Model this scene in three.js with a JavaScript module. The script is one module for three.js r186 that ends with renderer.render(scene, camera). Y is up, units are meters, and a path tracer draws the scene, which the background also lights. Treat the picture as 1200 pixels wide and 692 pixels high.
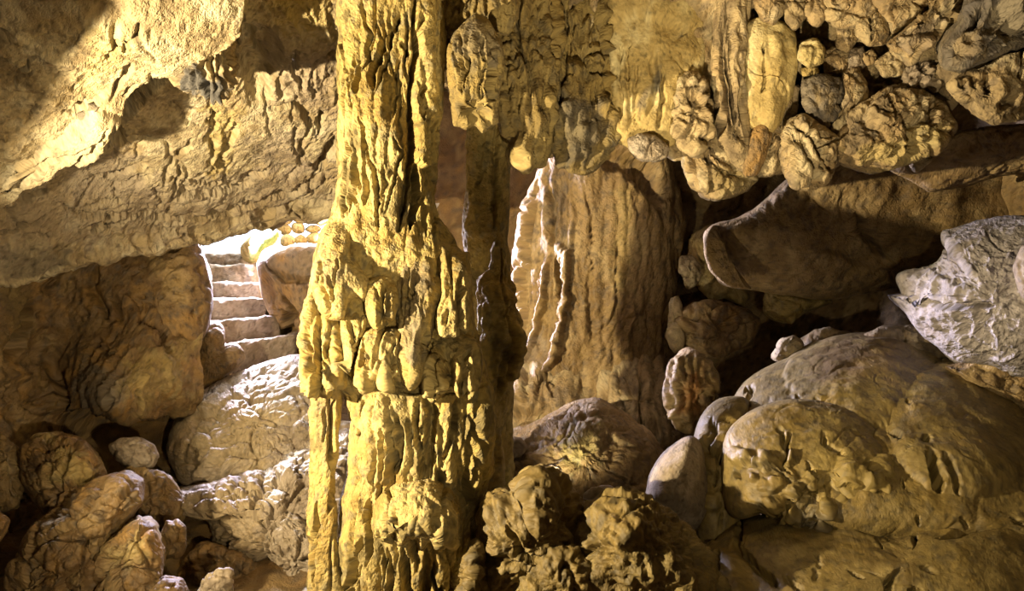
import * as THREE from 'three';
import { RoundedBoxGeometry } from 'three/addons/geometries/RoundedBoxGeometry.js';
import { RectAreaLightUniformsLib } from 'three/addons/lights/RectAreaLightUniformsLib.js';

// ---------------------------------------------------------------- camera, daylight, exposure
const DETAIL = 1;
const scene = new THREE.Scene();
const camera = new THREE.PerspectiveCamera(2 * Math.atan(346 / 900) * 180 / Math.PI, 1200 / 692, 0.05, 100);
camera.position.set(0, 1.5, 0); camera.lookAt(0, 1.5, -5);
const renderer = new THREE.WebGLRenderer({ antialias: true });
renderer.toneMapping = THREE.LinearToneMapping; renderer.toneMappingExposure = 1.0;
renderer.shadowMap.enabled = true; renderer.shadowMap.type = THREE.PCFSoftShadowMap;
RectAreaLightUniformsLib.init();
scene.background = new THREE.Color(0.86, 0.93, 1.1); scene.backgroundIntensity = 3;   // bright hazy sky over the stairwell
const sun = new THREE.DirectionalLight(new THREE.Color(1, 0.97, 0.94), 9);
sun.position.set(-5.3, 6.7, -11.85); sun.target.position.set(-1.7, 0.85, -6); sun.castShadow = true; sun.shadow.radius = 6; sun.shadow.mapSize.set(2048, 2048);
Object.assign(sun.shadow.camera, { left: -9, right: 9, top: 9, bottom: -9, near: 0.5, far: 30 }); scene.add(sun, sun.target);
// ---------------------------------------------------------------- helpers: noise
const PERM = new Uint8Array(1024);
{ let s = 20571; const a = Array.from({ length: 256 }, (_, i) => i);
  for (let i = 255; i > 0; i--) { s = (s * 1103515245 + 12345) & 0x7fffffff; const j = s % (i + 1); [a[i], a[j]] = [a[j], a[i]]; }
  for (let i = 0; i < 1024; i++) PERM[i] = a[i & 255]; }
const G3 = [1,1,0,-1,1,0,1,-1,0,-1,-1,0,1,0,1,-1,0,1,1,0,-1,-1,0,-1,0,1,1,0,-1,1,0,1,-1,0,-1,-1];
function nz(x, y, z) {
  const X = Math.floor(x), Y = Math.floor(y), Z = Math.floor(z);
  x -= X; y -= Y; z -= Z;
  const i = X & 255, j = Y & 255, k = Z & 255;
  const u = x * x * x * (x * (x * 6 - 15) + 10), v = y * y * y * (y * (y * 6 - 15) + 10), w = z * z * z * (z * (z * 6 - 15) + 10);
  const A = PERM[i] + j, B = PERM[i + 1] + j, AA = PERM[A] + k, AB = PERM[A + 1] + k, BA = PERM[B] + k, BB = PERM[B + 1] + k;
  const g = (h, a, b, c) => { h = (PERM[h] % 12) * 3; return G3[h] * a + G3[h + 1] * b + G3[h + 2] * c; };
  const x1 = x - 1, y1 = y - 1, z1 = z - 1;
  const a0 = g(AA, x, y, z), a1 = g(BA, x1, y, z), b0 = g(AB, x, y1, z), b1 = g(BB, x1, y1, z);
  const c0 = g(AA + 1, x, y, z1), c1 = g(BA + 1, x1, y, z1), d0 = g(AB + 1, x, y1, z1), d1 = g(BB + 1, x1, y1, z1);
  const e = a0 + u * (a1 - a0), f = b0 + u * (b1 - b0), m = c0 + u * (c1 - c0), n = d0 + u * (d1 - d0);
  const p = e + v * (f - e), q = m + v * (n - m);
  return p + w * (q - p);
}
function fbm(x, y, z, o = 4, gain = 0.5) { let a = 1, s = 0; for (let i = 0; i < o; i++) { s += a * nz(x, y, z); x = x * 2.03 + 11.3; y = y * 2.03 + 5.7; z = z * 2.03 + 3.1; a *= gain; } return s; }
function ridged(x, y, z, o = 4) { let a = 1, s = 0; for (let i = 0; i < o; i++) { const n = 1 - Math.abs(nz(x, y, z)) * 1.8; s += a * n * n; x = x * 2.1 + 7.3; y = y * 2.1 + 1.9; z = z * 2.1 + 4.4; a *= 0.5; } return s - 1; }
function hash(i, j, k) { return PERM[(PERM[(PERM[i & 255] + j) & 1023] + k) & 1023]; }
const WO = [0, 0, 0, 0, 0, 0];
function worley(x, y, z) {
  const X = Math.floor(x), Y = Math.floor(y), Z = Math.floor(z); let f1 = 9, f2 = 9, id = 0, ex = 0, ey = 0, ez = 0;
  for (let i = -1; i < 2; i++) for (let j = -1; j < 2; j++) for (let k = -1; k < 2; k++) {
    const a = X + i, b = Y + j, c = Z + k, h = hash(a, b & 255, c & 255), h2 = PERM[h + 61], h3 = PERM[h2 + 17];
    const dx = a + h / 255 - x, dy = b + h2 / 255 - y, dz = c + h3 / 255 - z, d = dx * dx + dy * dy + dz * dz;
    if (d < f1) { f2 = f1; f1 = d; id = h; ex = dx; ey = dy; ez = dz; } else if (d < f2) f2 = d;
  }
  WO[0] = Math.sqrt(f1); WO[1] = Math.sqrt(f2); WO[2] = id; WO[3] = ex; WO[4] = ey; WO[5] = ez; return WO;
}
const sst = (a, b, x) => { x = Math.min(1, Math.max(0, (x - a) / (b - a))); return x * x * (3 - 2 * x); };
const lerp = (a, b, t) => a + (b - a) * t;
function rng(seed) { let s = seed * 7919 + 13; return () => { s = (s * 1664525 + 1013904223) >>> 0; return s / 4294967296; }; }

// ---------------------------------------------------------------- helpers: photo point and distance to a place in the cave
const FOC = 900, EYE = 1.5;
const P = (px, py, d) => [(px - 600) * d / FOC, EYE - (py - 346) * d / FOC, -d];
const lin = (h) => { const c = new THREE.Color(h); return [c.r, c.g, c.b]; };

// distance field of a few given points (thin-plate spline)
function spline(pts) {
  const n = pts.length, N = n + 3, A = Array.from({ length: N }, () => new Float64Array(N + 1)), k = (r2) => (r2 > 0 ? r2 * Math.log(r2) : 0), S = 1 / 200;
  const q = pts.map((p) => [p[0] * S, p[1] * S, p[2]]);
  for (let i = 0; i < n; i++) { for (let j = 0; j < n; j++) A[i][j] = k((q[i][0] - q[j][0]) ** 2 + (q[i][1] - q[j][1]) ** 2); A[i][i] += 0.002; A[i][n] = A[n][i] = 1; A[i][n + 1] = A[n + 1][i] = q[i][0]; A[i][n + 2] = A[n + 2][i] = q[i][1]; A[i][N] = q[i][2]; }
  for (let c = 0; c < N; c++) { let b = c; for (let r = c + 1; r < N; r++) if (Math.abs(A[r][c]) > Math.abs(A[b][c])) b = r; [A[c], A[b]] = [A[b], A[c]]; for (let r = 0; r < N; r++) if (r !== c && A[r][c]) { const f = A[r][c] / A[c][c]; for (let m = c; m <= N; m++) A[r][m] -= f * A[c][m]; } }
  const w = A.map((r, i) => r[N] / r[i]);
  return (x, y) => { x *= S; y *= S; let s = w[n] + w[n + 1] * x + w[n + 2] * y; for (let i = 0; i < n; i++) s += w[i] * k((q[i][0] - x) ** 2 + (q[i][1] - y) ** 2); return s; };
}
function line(pts) { // piecewise y(x), eased
  return (x) => { if (x <= pts[0][0]) return pts[0][1]; for (let i = 1; i < pts.length; i++) if (x <= pts[i][0]) { const t = (x - pts[i - 1][0]) / (pts[i][0] - pts[i - 1][0]); return lerp(pts[i - 1][1], pts[i][1], t * 0.5 + sst(0, 1, t) * 0.5); } return pts[pts.length - 1][1]; };
}
function smoothClosed(pts, n) { // closed Catmull-Rom
  const out = [], m = pts.length, at = (i) => pts[(i + m) % m];
  for (let i = 0; i < m; i++) for (let k = 0; k < n; k++) { const t = k / n, a = at(i - 1), b = at(i), c = at(i + 1), d = at(i + 2);
    out.push([0, 1].map((e) => 0.5 * (2 * b[e] + (c[e] - a[e]) * t + (2 * a[e] - 5 * b[e] + 4 * c[e] - d[e]) * t * t + (3 * b[e] - a[e] - 3 * c[e] + d[e]) * t * t * t))); }
  return out;
}
function segDist(pts, x, y) { // distance to polyline and place along it
  let best = 1e9, at = 0; const n = pts.length - 1;
  for (let i = 0; i < n; i++) { const ax = pts[i][0], ay = pts[i][1], bx = pts[i + 1][0] - ax, by = pts[i + 1][1] - ay; let t = ((x - ax) * bx + (y - ay) * by) / (bx * bx + by * by || 1); t = t < 0 ? 0 : t > 1 ? 1 : t; const d = (x - ax - bx * t) ** 2 + (y - ay - by * t) ** 2; if (d < best) { best = d; at = (i + t) / n; } }
  return [Math.sqrt(best), at];
}
function polyDist(poly, x, y) { // signed distance, inside positive
  let best = 1e9, inside = false;
  for (let i = 0, j = poly.length - 1; i < poly.length; j = i++) { const ax = poly[i][0], ay = poly[i][1], bx = poly[j][0] - ax, by = poly[j][1] - ay; let t = ((x - ax) * bx + (y - ay) * by) / (bx * bx + by * by || 1); t = t < 0 ? 0 : t > 1 ? 1 : t; const d = (x - ax - bx * t) ** 2 + (y - ay - by * t) ** 2; if (d < best) best = d; if ((ay > y) !== (poly[j][1] > y) && x < bx * (y - ay) / (poly[j][1] - ay) + ax) inside = !inside; }
  return Math.sqrt(best) * (inside ? 1 : -1);
}

// ---------------------------------------------------------------- helpers: sculpting features (x, y along the rock face; heights in metres)
const bb = (pts, m) => { const xs = pts.map((p) => p[0]), ys = pts.map((p) => p[1]); return [Math.min(...xs) - m, Math.min(...ys) - m, Math.max(...xs) + m, Math.max(...ys) + m]; };
const groove = (pts, w, depth, even) => ({ b: bb(pts, w + 1), add: (x, y) => { const [d, t] = segDist(pts, x, y); const ww = w * (even ? 1 : Math.min(1, 0.3 + 4 * t, 0.3 + 4 * (1 - t))), q = d / ww; return q < 1 ? -depth * (1 - q * q) ** 1.5 * (even ? 1 : Math.min(1, 0.35 + 5 * t, 0.35 + 5 * (1 - t))) : 0; } });
const ridge = (pts, w, h) => ({ b: bb(pts, w + 1), add: (x, y) => { const [d, t] = segDist(pts, x, y), q = d / w; return q < 1 ? h * Math.sqrt(1 - q * q) * Math.min(1, 0.15 + 5 * t, 0.15 + 5 * (1 - t)) : 0; } });
const lobe = (cx, cy, rx, ry, h) => ({ b: [cx - rx, cy - ry, cx + rx, cy + ry], max: (x, y) => { const q = ((x - cx) / rx) ** 2 + ((y - cy) / ry) ** 2; return q < 1 ? h * Math.sqrt(1 - q) : 0; } });
const drip = (x0, y0, y1, w, h, lean = 0) => ({ b: [x0 - w - Math.abs(lean), y0, x0 + w + Math.abs(lean), y1 + w], max: (x, y) => { const t = (y - y0) / (y1 - y0), c = x0 + lean * t, ww = w * (0.75 + 0.35 * Math.sin(Math.min(1, Math.max(0, t)) * 2.6)); const u = (x - c) / ww; if (u * u >= 1) return 0; const e = y1 + w * 0.8 * (Math.sqrt(1 - u * u) - 1) + w * 0.3; return y < e ? h * Math.sqrt(1 - u * u) * sst(0, 0.35, t) * sst(e, e - 2.5, y) : 0; } });
const plate = (poly, h, bevel = 4) => ({ b: bb(poly, bevel + 1), add: (x, y) => h * sst(-bevel, bevel, polyDist(poly, x, y)) });
const slope = (poly, h, soft) => ({ b: bb(poly, 1), add: (x, y) => h * sst(0, soft, polyDist(poly, x, y)) });
const flutes = (x0, x1, y0, y1, sp, depth, seed = 0, soft = 12) => ({ b: [x0 - soft, y0 - soft, x1 + soft, y1 + soft], add: (x, y) => {
  const m = sst(x0 - soft, x0 + soft, x) * sst(x1 + soft, x1 - soft, x) * sst(y0 - soft, y0 + soft, y) * sst(y1 + soft, y1 - soft, y); if (m <= 0) return 0;
  const ph = x / sp + 0.9 * nz(x / 70, y / 110, seed) + 0.25 * nz(x / 25, y / 30, seed + 9), k = Math.floor(ph), a = 0.45 + 0.55 * (hash(k & 255, seed, 3) / 255), s = Math.abs(Math.sin(Math.PI * ph));
  return m * depth * a * (Math.sqrt(s) - 0.7) * (0.75 + 0.7 * nz(k * 3.7, y / 45, seed)); } });
// n thin cracks scattered over a box, about len long, running at angle a (0 = along x) give or take spread
function slits(x0, x1, y0, y1, n, len, a, spread, w, depth, seed) {
  const r = rng(seed), out = [];
  for (let k = 0; k < n; k++) { let x = lerp(x0, x1, r()), y = lerp(y0, y1, r()), t = a + (r() - 0.5) * 2 * spread; const pts = [[x, y]], m = 4 + Math.floor(r() * 3), l = len * (0.5 + r()) / m; for (let i = 0; i < m; i++) { const u = t + (r() - 0.5) * 0.7; x += Math.cos(u) * l; y += Math.sin(u) * l; pts.push([x, y]); } out.push(groove(pts, w * (0.7 + 0.7 * r()), depth * (0.6 + 0.8 * r()))); }
  return out;
}
const rough = (poly, soft, type, amp, sc) => ({ b: poly ? bb(poly, soft) : [-1e5, -1e5, 1e5, 1e5], p3: (x, y, X, Y, Z) => {
  const m = poly ? sst(-soft, soft, polyDist(poly, x, y)) : 1; if (m <= 0) return 0; return m * amp * NOISE[type](X * sc, Y * sc, Z * sc); } });
function blocks(x, y, z) { // broken faces: each piece has its own height and tilt, with open joints
  const w = worley(x + 0.25 * nz(x * 1.7, y * 1.7, z * 1.7), y + 0.25 * nz(x * 1.7 + 9, y * 1.7, z * 1.7), z), a = PERM[w[2] + 5] / 255 - 0.5, b = PERM[w[2] + 91] / 255 - 0.5, c = PERM[w[2] + 33] / 255 - 0.5;
  return c * 0.8 + (a * w[3] + b * w[4]) * 1.3 - 1.1 * Math.exp(-(w[1] - w[0]) * 11);
}
const NOISE = {
  blocks,
  fbm: (x, y, z) => fbm(x, y, z, 4), ridged: (x, y, z) => ridged(x, y, z, 4),
  cells: (x, y, z) => { const w = worley(x + 0.3 * nz(x * 2, y * 2, z * 2), y + 0.3 * nz(x * 2 + 9, y * 2, z * 2), z); return Math.min(0.5, w[1] - w[0]) * 2 - 0.5; },
  cracks: (x, y, z) => { const w = worley(x + 0.35 * nz(x * 2, y * 2, z * 2), y + 0.35 * nz(x * 2 + 9, y * 2, z * 2), z); return -Math.exp(-(w[1] - w[0]) * 9); },
  popcorn: (x, y, z) => { const w = worley(x, y, z); return Math.sqrt(Math.max(0, 1 - w[0] * w[0] * 1.3)) - 0.5; },
  pits: (x, y, z) => -sst(0.22, 0.5, nz(x, y, z)), drips: (x, y, z) => ridged(x, y * 0.22, z * 0.3, 3), leaf: (x, y, z) => ridged(x * 0.5 + y * 0.9, y * 0.35 - x * 0.6, z, 3),
};
// base relief of a rock face: broad swells, ledges and ridges, cracks, pits, grain; S = size of the swells in metres
// every layer of noise stops where the mesh is too coarse to carry it: FINE = most waves per metre
let FINE = 40;
const layers = (f, o) => Math.max(0, Math.min(o, 1 + Math.floor(Math.log2(FINE / f))));
const swell = (X, Y, Z, f, o, sy = 1) => { const n = layers(f, o); return n ? fbm(X * f, Y * f * sy, Z * f, n) : 0; };
const billow = (X, Y, Z, f, o, sy = 1) => { const n = layers(f, o); if (!n) return 0; let a = 1, v = 0, x = X * f, y = Y * f * sy, z = Z * f; for (let i = 0; i < n; i++) { v += a * (Math.abs(nz(x, y, z)) * 2 - 0.37); x = x * 2.1 + 3.7; y = y * 2.1 + 8.1; z = z * 2.1 + 1.3; a *= 0.5; } return v; };   // rounded swellings with sharp creases between
const crest = (X, Y, Z, f, o, sy = 1) => { const n = layers(f, o); return n ? ridged(X * f, Y * f * sy, Z * f, n) + (n < o ? 0.3 : 0) : 0; };
const pits = (X, Y, Z, f, sy = 1) => f < FINE ? NOISE.pits(X * f, Y * f * sy, Z * f) : 0;
const seam = (x, y, z, w) => { const n = Math.abs(nz(x, y, z)) / w; return n < 1 ? -((1 - n) ** 1.5) * sst(-0.1, 0.25, nz(x * 0.7 + 31, y * 0.7, z * 0.7)) : 0; };   // long winding fissures that come and go
const RELIEF = {
  wall: (X, Y, Z, s) => { const a = 0.09 * nz(X * 2.7, Y * 2.7, Z * 2.7 + 4), b = 0.09 * nz(X * 2.7 + 17, Y * 2.7, Z * 2.7), x = X + a, y = Y + b, k = sst(-0.25, 0.3, nz(X * 1.9, Y * 1.9 + 40, Z * 1.9));
    return s * (0.16 * fbm(X * 1.3, Y * 1.6, Z * 1.3, 3) + 0.035 * billow(x, y, Z, 3.1, 2, 1.15) + 0.025 * k * crest(x, y, Z, 6, 3, 1.2) + 0.12 * seam(x * 2.4, y * 2.9, Z * 2.4, 0.055) + 0.05 * seam(x * 5.3 + 7, y * 4.7, Z * 5.3, 0.08) + (0.004 + 0.014 * k) * billow(X, Y, Z, 13, 3) + 0.014 * pits(X, Y, Z, 19)); },
  boulder: (X, Y, Z, s) => { const x = X + 0.08 * nz(X * 3, Y * 3, Z * 3 + 4), y = Y + 0.08 * nz(X * 3 + 17, Y * 3, Z * 3), k = sst(-0.25, 0.3, nz(X * 2.3, Y * 2.3 + 40, Z * 2.3));
    return s * (0.12 * fbm(X * 1.7, Y * 1.7, Z * 1.7, 3) + 0.022 * billow(x, y, Z, 3.7, 2) + 0.014 * k * crest(x, y, Z, 6, 3) + 0.06 * seam(x * 2.9, y * 2.9, Z * 2.9, 0.055) + (0.004 + 0.011 * k) * billow(X, Y, Z, 12, 3) + 0.01 * pits(X, Y, Z, 17)); },
  flow: (X, Y, Z, s) => { const x = X + 0.03 * nz(X * 5, Y * 4, Z * 2 + 4), z = Z * 0.3 + 0.02 * nz(X * 5 + 17, Y * 4, Z * 2);
    return s * (0.06 * fbm(X * 2.2, Y * 1.1, Z * 2.2, 3) + 0.05 * billow(x, Y, z, 5.5, 2, 0.2) + 0.024 * billow(x, Y, z, 12, 2, 0.3) + 0.11 * seam(x * 6, Y * 0.7, z * 6, 0.07) + 0.014 * billow(X, Y, Z, 22, 2, 0.65) + 0.016 * pits(X, Y, Z, 24, 0.65)); },
  smooth: (X, Y, Z, s) => s * (0.06 * fbm(X * 1.8, Y * 1.8, Z * 1.8, 3) + 0.012 * swell(X, Y, Z, 7, 3) + 0.012 * billow(X, Y, Z, 6, 2, 0.66) + 0.006 * swell(X, Y, Z, 25, 2) + 0.02 * seam(X * 4, Y * 3, Z * 4, 0.04)),
  nodule: (X, Y, Z, s) => { const x = X + 0.04 * nz(X * 6, Y * 6, Z * 6 + 4), y = Y + 0.04 * nz(X * 6 + 17, Y * 6, Z * 6);
    return s * (0.07 * fbm(X * 3, Y * 3, Z * 3, 2) + 0.03 * billow(x, y, Z, 6, 2, 0.85) + 0.022 * billow(x, y, Z, 13, 2) + 0.06 * seam(x * 5, y * 4, Z * 5, 0.07) + 0.016 * billow(X, Y, Z, 24, 2)); },
  block: (X, Y, Z, s) => { const k = sst(-0.25, 0.3, nz(X * 2.3, Y * 2.3 + 40, Z * 2.3)); return s * (0.08 * fbm(X * 2.4, Y * 2.4, Z * 2.4, 2) + 0.055 * blocks(X * 5, Y * 5, Z * 4) + 0.02 * (11 < FINE ? blocks(X * 11 + 3, Y * 11, Z * 9) : 0) + (0.006 + 0.014 * k) * billow(X, Y, Z, 14, 3) + 0.05 * seam(X * 3.5, Y * 3.5, Z * 3.5, 0.05)); },
  none: () => 0,
};

// ---------------------------------------------------------------- helpers: colour of the stone (albedo), mixed by noise; stains and a few painted-in lit patches follow traced outlines broken by noise
const PAL = {
  ash: ['#a59e9a', '#918a86', '#b7b0ac', '#7f7770', '#968d86'],
  umber: ['#a3895c', '#8d7348', '#b29a6c', '#74634a', '#9c8250'],
  lime: ['#c6b894', '#b6a27a', '#d2c6a6', '#a09072', '#948260'],
  tan: ['#b39f76', '#a38b62', '#c4b48e', '#8c7c62', '#7d6c50'], yellow: ['#b6a05c', '#c6b274', '#a58c4c', '#928660', '#7e7044'],
  brown: ['#927850', '#7e633e', '#a2885a', '#6b5c48', '#a07e48'], grey: ['#7a7060', '#686056', '#8d826c', '#5a5450', '#8c7a58'],
  cream: ['#c9b67c', '#bda669', '#d6c794', '#a8945e', '#b39c60'], dark: ['#6e5a3c', '#5c4a30', '#7b6746', '#4e4436', '#7c6440'],
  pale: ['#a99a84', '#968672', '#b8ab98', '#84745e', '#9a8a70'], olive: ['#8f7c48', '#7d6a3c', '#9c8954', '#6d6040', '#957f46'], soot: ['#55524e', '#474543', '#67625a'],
};
for (const k in PAL) PAL[k] = PAL[k].map(lin).map((c) => c.map((v) => v * 0.66));
const stainOrLight = (poly, pal, soft = 8, amt = 1) => ({ b: bb(poly, soft * 2), poly, pal: PAL[pal] ?? [lin(pal)], soft, amt });
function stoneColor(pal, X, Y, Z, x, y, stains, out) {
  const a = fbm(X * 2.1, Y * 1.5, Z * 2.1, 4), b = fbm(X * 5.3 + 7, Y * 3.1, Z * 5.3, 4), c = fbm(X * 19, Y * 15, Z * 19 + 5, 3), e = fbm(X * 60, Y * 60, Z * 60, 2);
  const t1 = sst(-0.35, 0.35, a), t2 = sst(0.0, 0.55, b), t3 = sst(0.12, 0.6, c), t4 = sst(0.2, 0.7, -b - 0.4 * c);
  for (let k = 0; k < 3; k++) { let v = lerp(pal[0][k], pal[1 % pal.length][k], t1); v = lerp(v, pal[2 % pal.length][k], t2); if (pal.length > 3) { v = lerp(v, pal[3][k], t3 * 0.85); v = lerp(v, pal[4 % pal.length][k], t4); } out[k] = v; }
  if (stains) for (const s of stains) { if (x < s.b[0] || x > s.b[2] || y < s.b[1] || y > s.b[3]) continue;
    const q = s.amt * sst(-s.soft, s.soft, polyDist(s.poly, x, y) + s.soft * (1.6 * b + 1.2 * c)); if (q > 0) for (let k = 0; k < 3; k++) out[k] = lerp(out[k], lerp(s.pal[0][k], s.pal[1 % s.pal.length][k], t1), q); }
  const g = (1 + 0.3 * e) * (1 - 0.45 * sst(0.3, 0.62, fbm(X * 33 + 9, Y * 27, Z * 33, 2))); for (let k = 0; k < 3; k++) out[k] *= g;
}

// ---------------------------------------------------------------- helpers: turn a base grid into a sculpted mesh
const V0 = new THREE.Vector3();
let TRIS = 0;
function sculpt(n, pos, par, index, o, uv, step, amp) {
  FINE = 0.27 / step; // step: metres between neighbouring points // par: face coordinates per vertex, NaN x = back of the rock
  const g = new THREE.BufferGeometry(); g.setAttribute('position', new THREE.BufferAttribute(pos, 3)); g.setIndex(new THREE.BufferAttribute(index, 1)); g.computeVertexNormals();
  const nor = g.attributes.normal.array, feats = o.feats ?? [], relief = RELIEF[o.relief ?? 'wall'], s = o.amount ?? 1, wp = o.warp ?? 3, sd = o.seed ?? 0, out = [0, 0, 0], col = new Float32Array(n * 3), pal = PAL[o.color ?? 'tan'];
  const moved = new Float32Array(n * 3);
  for (let i = 0; i < n; i++) {
    const X = pos[3 * i], Y = pos[3 * i + 1], Z = pos[3 * i + 2], A = X + sd * 3.17, B = Y + sd * 1.31, C = Z + sd * 2.03;
    let h = relief(A, B, C, s) * (amp ? amp[i] : 1), m = 0; const fade = par[3 * i + 2];
    let x = par[2 * 0 + 3 * i], y = par[3 * i + 1];
    if (feats.length || o.stains) { x += wp * (nz(X * 9, Y * 9, Z * 9) * 1.6 + nz(X * 31, Y * 31, Z * 31) * 0.7); y += wp * (nz(X * 9 + 40, Y * 9, Z * 9) * 1.6 + nz(X * 31 + 40, Y * 31, Z * 31) * 0.7); }
    if (fade > 0) for (const f of feats) { if (x < f.b[0] || x > f.b[2] || y < f.b[1] || y > f.b[3]) continue; if (f.add) h += fade * f.add(x, y); else if (f.max) { const v = f.max(x, y) * fade; if (v > m) m = v; } else h += fade * f.p3(x, y, A, B, C) * (amp ? amp[i] : 1); }
    h += m; if (o.limit) h = Math.max(-o.limit, h);
    moved[3 * i] = X + nor[3 * i] * h; moved[3 * i + 1] = Y + nor[3 * i + 1] * h; moved[3 * i + 2] = Z + nor[3 * i + 2] * h;
    stoneColor(pal, A, B, C, x, y, fade > 0 ? o.stains : null, out); col[3 * i] = out[0]; col[3 * i + 1] = out[1]; col[3 * i + 2] = out[2];
  }
  g.setAttribute('position', new THREE.BufferAttribute(moved, 3)); g.setAttribute('uv', new THREE.BufferAttribute(uv, 2)); g.setAttribute('color', new THREE.BufferAttribute(col, 3)); g.computeVertexNormals();
  TRIS += index.length / 3;
  return g;
}
function gridIndex(nu, nv, closed) { // nv rows of nu points
  const w = closed ? nu : nu - 1, ix = new Uint32Array(w * (nv - 1) * 6); let k = 0;
  for (let j = 0; j < nv - 1; j++) for (let i = 0; i < w; i++) { const a = j * nu + i, b = j * nu + (i + 1) % nu, c = a + nu, d = b + nu; ix[k++] = a; ix[k++] = c; ix[k++] = b; ix[k++] = b; ix[k++] = c; ix[k++] = d; }
  return ix;
}
// texture coordinates in units of 0.6 m, measured along the rows and columns of a grid
function gridUv(pos, nu, nv) {
  const uv = new Float32Array(nu * nv * 2), len = (a, b) => Math.hypot(pos[3 * a] - pos[3 * b], pos[3 * a + 1] - pos[3 * b + 1], pos[3 * a + 2] - pos[3 * b + 2]) / 0.6, m = Math.floor(nv / 2) * nu, row = new Float32Array(nu);
  for (let i = 1; i < nu; i++) row[i] = row[i - 1] + len(m + i, m + i - 1);
  for (let i = 0; i < nu; i++) for (let j = 0; j < nv; j++) { const k = j * nu + i; uv[2 * k] = row[i]; uv[2 * k + 1] = j ? uv[2 * (k - nu) + 1] + len(k, k - nu) : 0; }
  return uv;
}
// texture coordinates in units of 0.6 m, measured outwards from the middle of a rock
function polarUv(pos, na, nv) {
  const uv = new Float32Array(na * nv * 2);
  for (let i = 0; i < na; i++) { let r = 0; const a = i / na * 2 * Math.PI; for (let j = 0; j < nv; j++) { const k = j * na + i, p = k - na; if (j) r += Math.sqrt(Math.hypot(pos[3 * k] - pos[3 * p], pos[3 * k + 1] - pos[3 * p + 1], pos[3 * k + 2] - pos[3 * p + 2]) * Math.hypot(pos[3 * k] - pos[3 * p], pos[3 * k + 1] - pos[3 * p + 1])) / 0.6; uv[2 * k] = r * Math.cos(a); uv[2 * k + 1] = r * Math.sin(a); } }
  return uv;
}
// a rock with a traced outline, rounded to its own thickness in front (T) and behind (B)
function rockGeo(o) {
  const ol = o.angular ? o.outline.flatMap((p, i) => { const q = o.outline[(i + 1) % o.outline.length]; return [0.12, 0.5, 0.88].map((t) => [lerp(p[0], q[0], t), lerp(p[1], q[1], t)]); }) : smoothClosed(o.outline, 8), res = (o.res ?? 2.4) * DETAIL, TAB = 1440, tab = new Float32Array(TAB).fill(-1);
  let c = o.center; if (!c) { const b = bb(o.outline, 0); c = [(b[0] + b[2]) / 2, (b[1] + b[3]) / 2]; }
  for (let k = 0; k < TAB; k++) { const a = k / TAB * 2 * Math.PI, ux = Math.cos(a), uy = Math.sin(a); let best = 0;
    for (let i = 0, j = ol.length - 1; i < ol.length; j = i++) { const ax = ol[j][0] - c[0], ay = ol[j][1] - c[1], bx = ol[i][0] - ol[j][0], by = ol[i][1] - ol[j][1], den = ux * by - uy * bx; if (Math.abs(den) < 1e-9) continue; const t = (ax * by - ay * bx) / den, s = (ax * uy - ay * ux) / den; if (t > best && s >= -1e-6 && s <= 1.000001) best = t; } tab[k] = best; }
  const rad = (a) => { const f = (a / (2 * Math.PI) * TAB + TAB) % TAB, i = Math.floor(f); return lerp(tab[i % TAB], tab[(i + 1) % TAB], f - i); };
  let rm = 0; for (let k = 0; k < TAB; k++) rm += tab[k] / TAB;
  const e = o.e ?? 0.9, T = o.T, B = o.B ?? o.T * 0.8, prof = [[0, 0]]; // rings at even steps along the rounded profile
  { const R = rm * o.d / FOC; let l = 0, ps = 0, pz = T; for (let k = 1; k <= 1500; k++) { const q = Math.PI / 2 * (1 - (1 - k / 1500) ** 3), s = R * Math.sin(q), z = T * Math.max(0, Math.cos(q)) ** e; l += Math.hypot(s - ps, z - pz); ps = s; pz = z; prof.push([l, q]); } }
  const LEN = prof[1500][0], NA = Math.max(40, Math.round(2 * Math.PI * rm / res)), NF = Math.max(16, Math.round(LEN * FOC / o.d / res)), NB = Math.max(8, Math.round(NF / 4)), nv = NF + NB + 1, n = NA * nv;
  const pos = new Float32Array(n * 3), par = new Float32Array(n * 3), amp = new Float32Array(n), ring = [], tx = o.tilt?.[0] ?? 0, ty = o.tilt?.[1] ?? 0;
  for (let j = 0, k = 0; j <= NF; j++) { const l = j / NF * LEN; while (k < 1499 && prof[k + 1][0] < l) k++; ring.push(j === NF ? Math.PI / 2 : lerp(prof[k][1], prof[k + 1][1], (l - prof[k][0]) / (prof[k + 1][0] - prof[k][0] || 1))); }
  for (let j = 0; j < nv; j++) for (let i = 0; i < NA; i++) {
    const ps = j <= NF ? ring[j] : Math.PI / 2 + (j - NF) / NB * Math.PI / 2, a = -i / NA * 2 * Math.PI, s = Math.max(0.004, Math.sin(ps)), cz = Math.cos(ps), r = rad(a + 2 * Math.PI) * s;
    const x = c[0] + Math.cos(a) * r, y = c[1] + Math.sin(a) * r, d = o.d + tx * (x - c[0]) + ty * (y - c[1]) - (cz >= 0 ? T : B) * Math.sign(cz) * Math.abs(cz) ** e, q = P(x, y, d), k = 3 * (j * NA + i);
    pos[k] = q[0]; pos[k + 1] = q[1]; pos[k + 2] = q[2]; par[k] = x; par[k + 1] = y; par[k + 2] = sst(-0.25, 0.1, cz); amp[k / 3] = 0.32 + 0.68 * sst(0.02, 0.55, Math.abs(cz)); // the traced rim keeps its outline
  }
  return sculpt(n, pos, par, gridIndex(NA, nv, true), o, polarUv(pos, NA, nv), res * (o.d - T) / FOC, amp);
}
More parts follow.
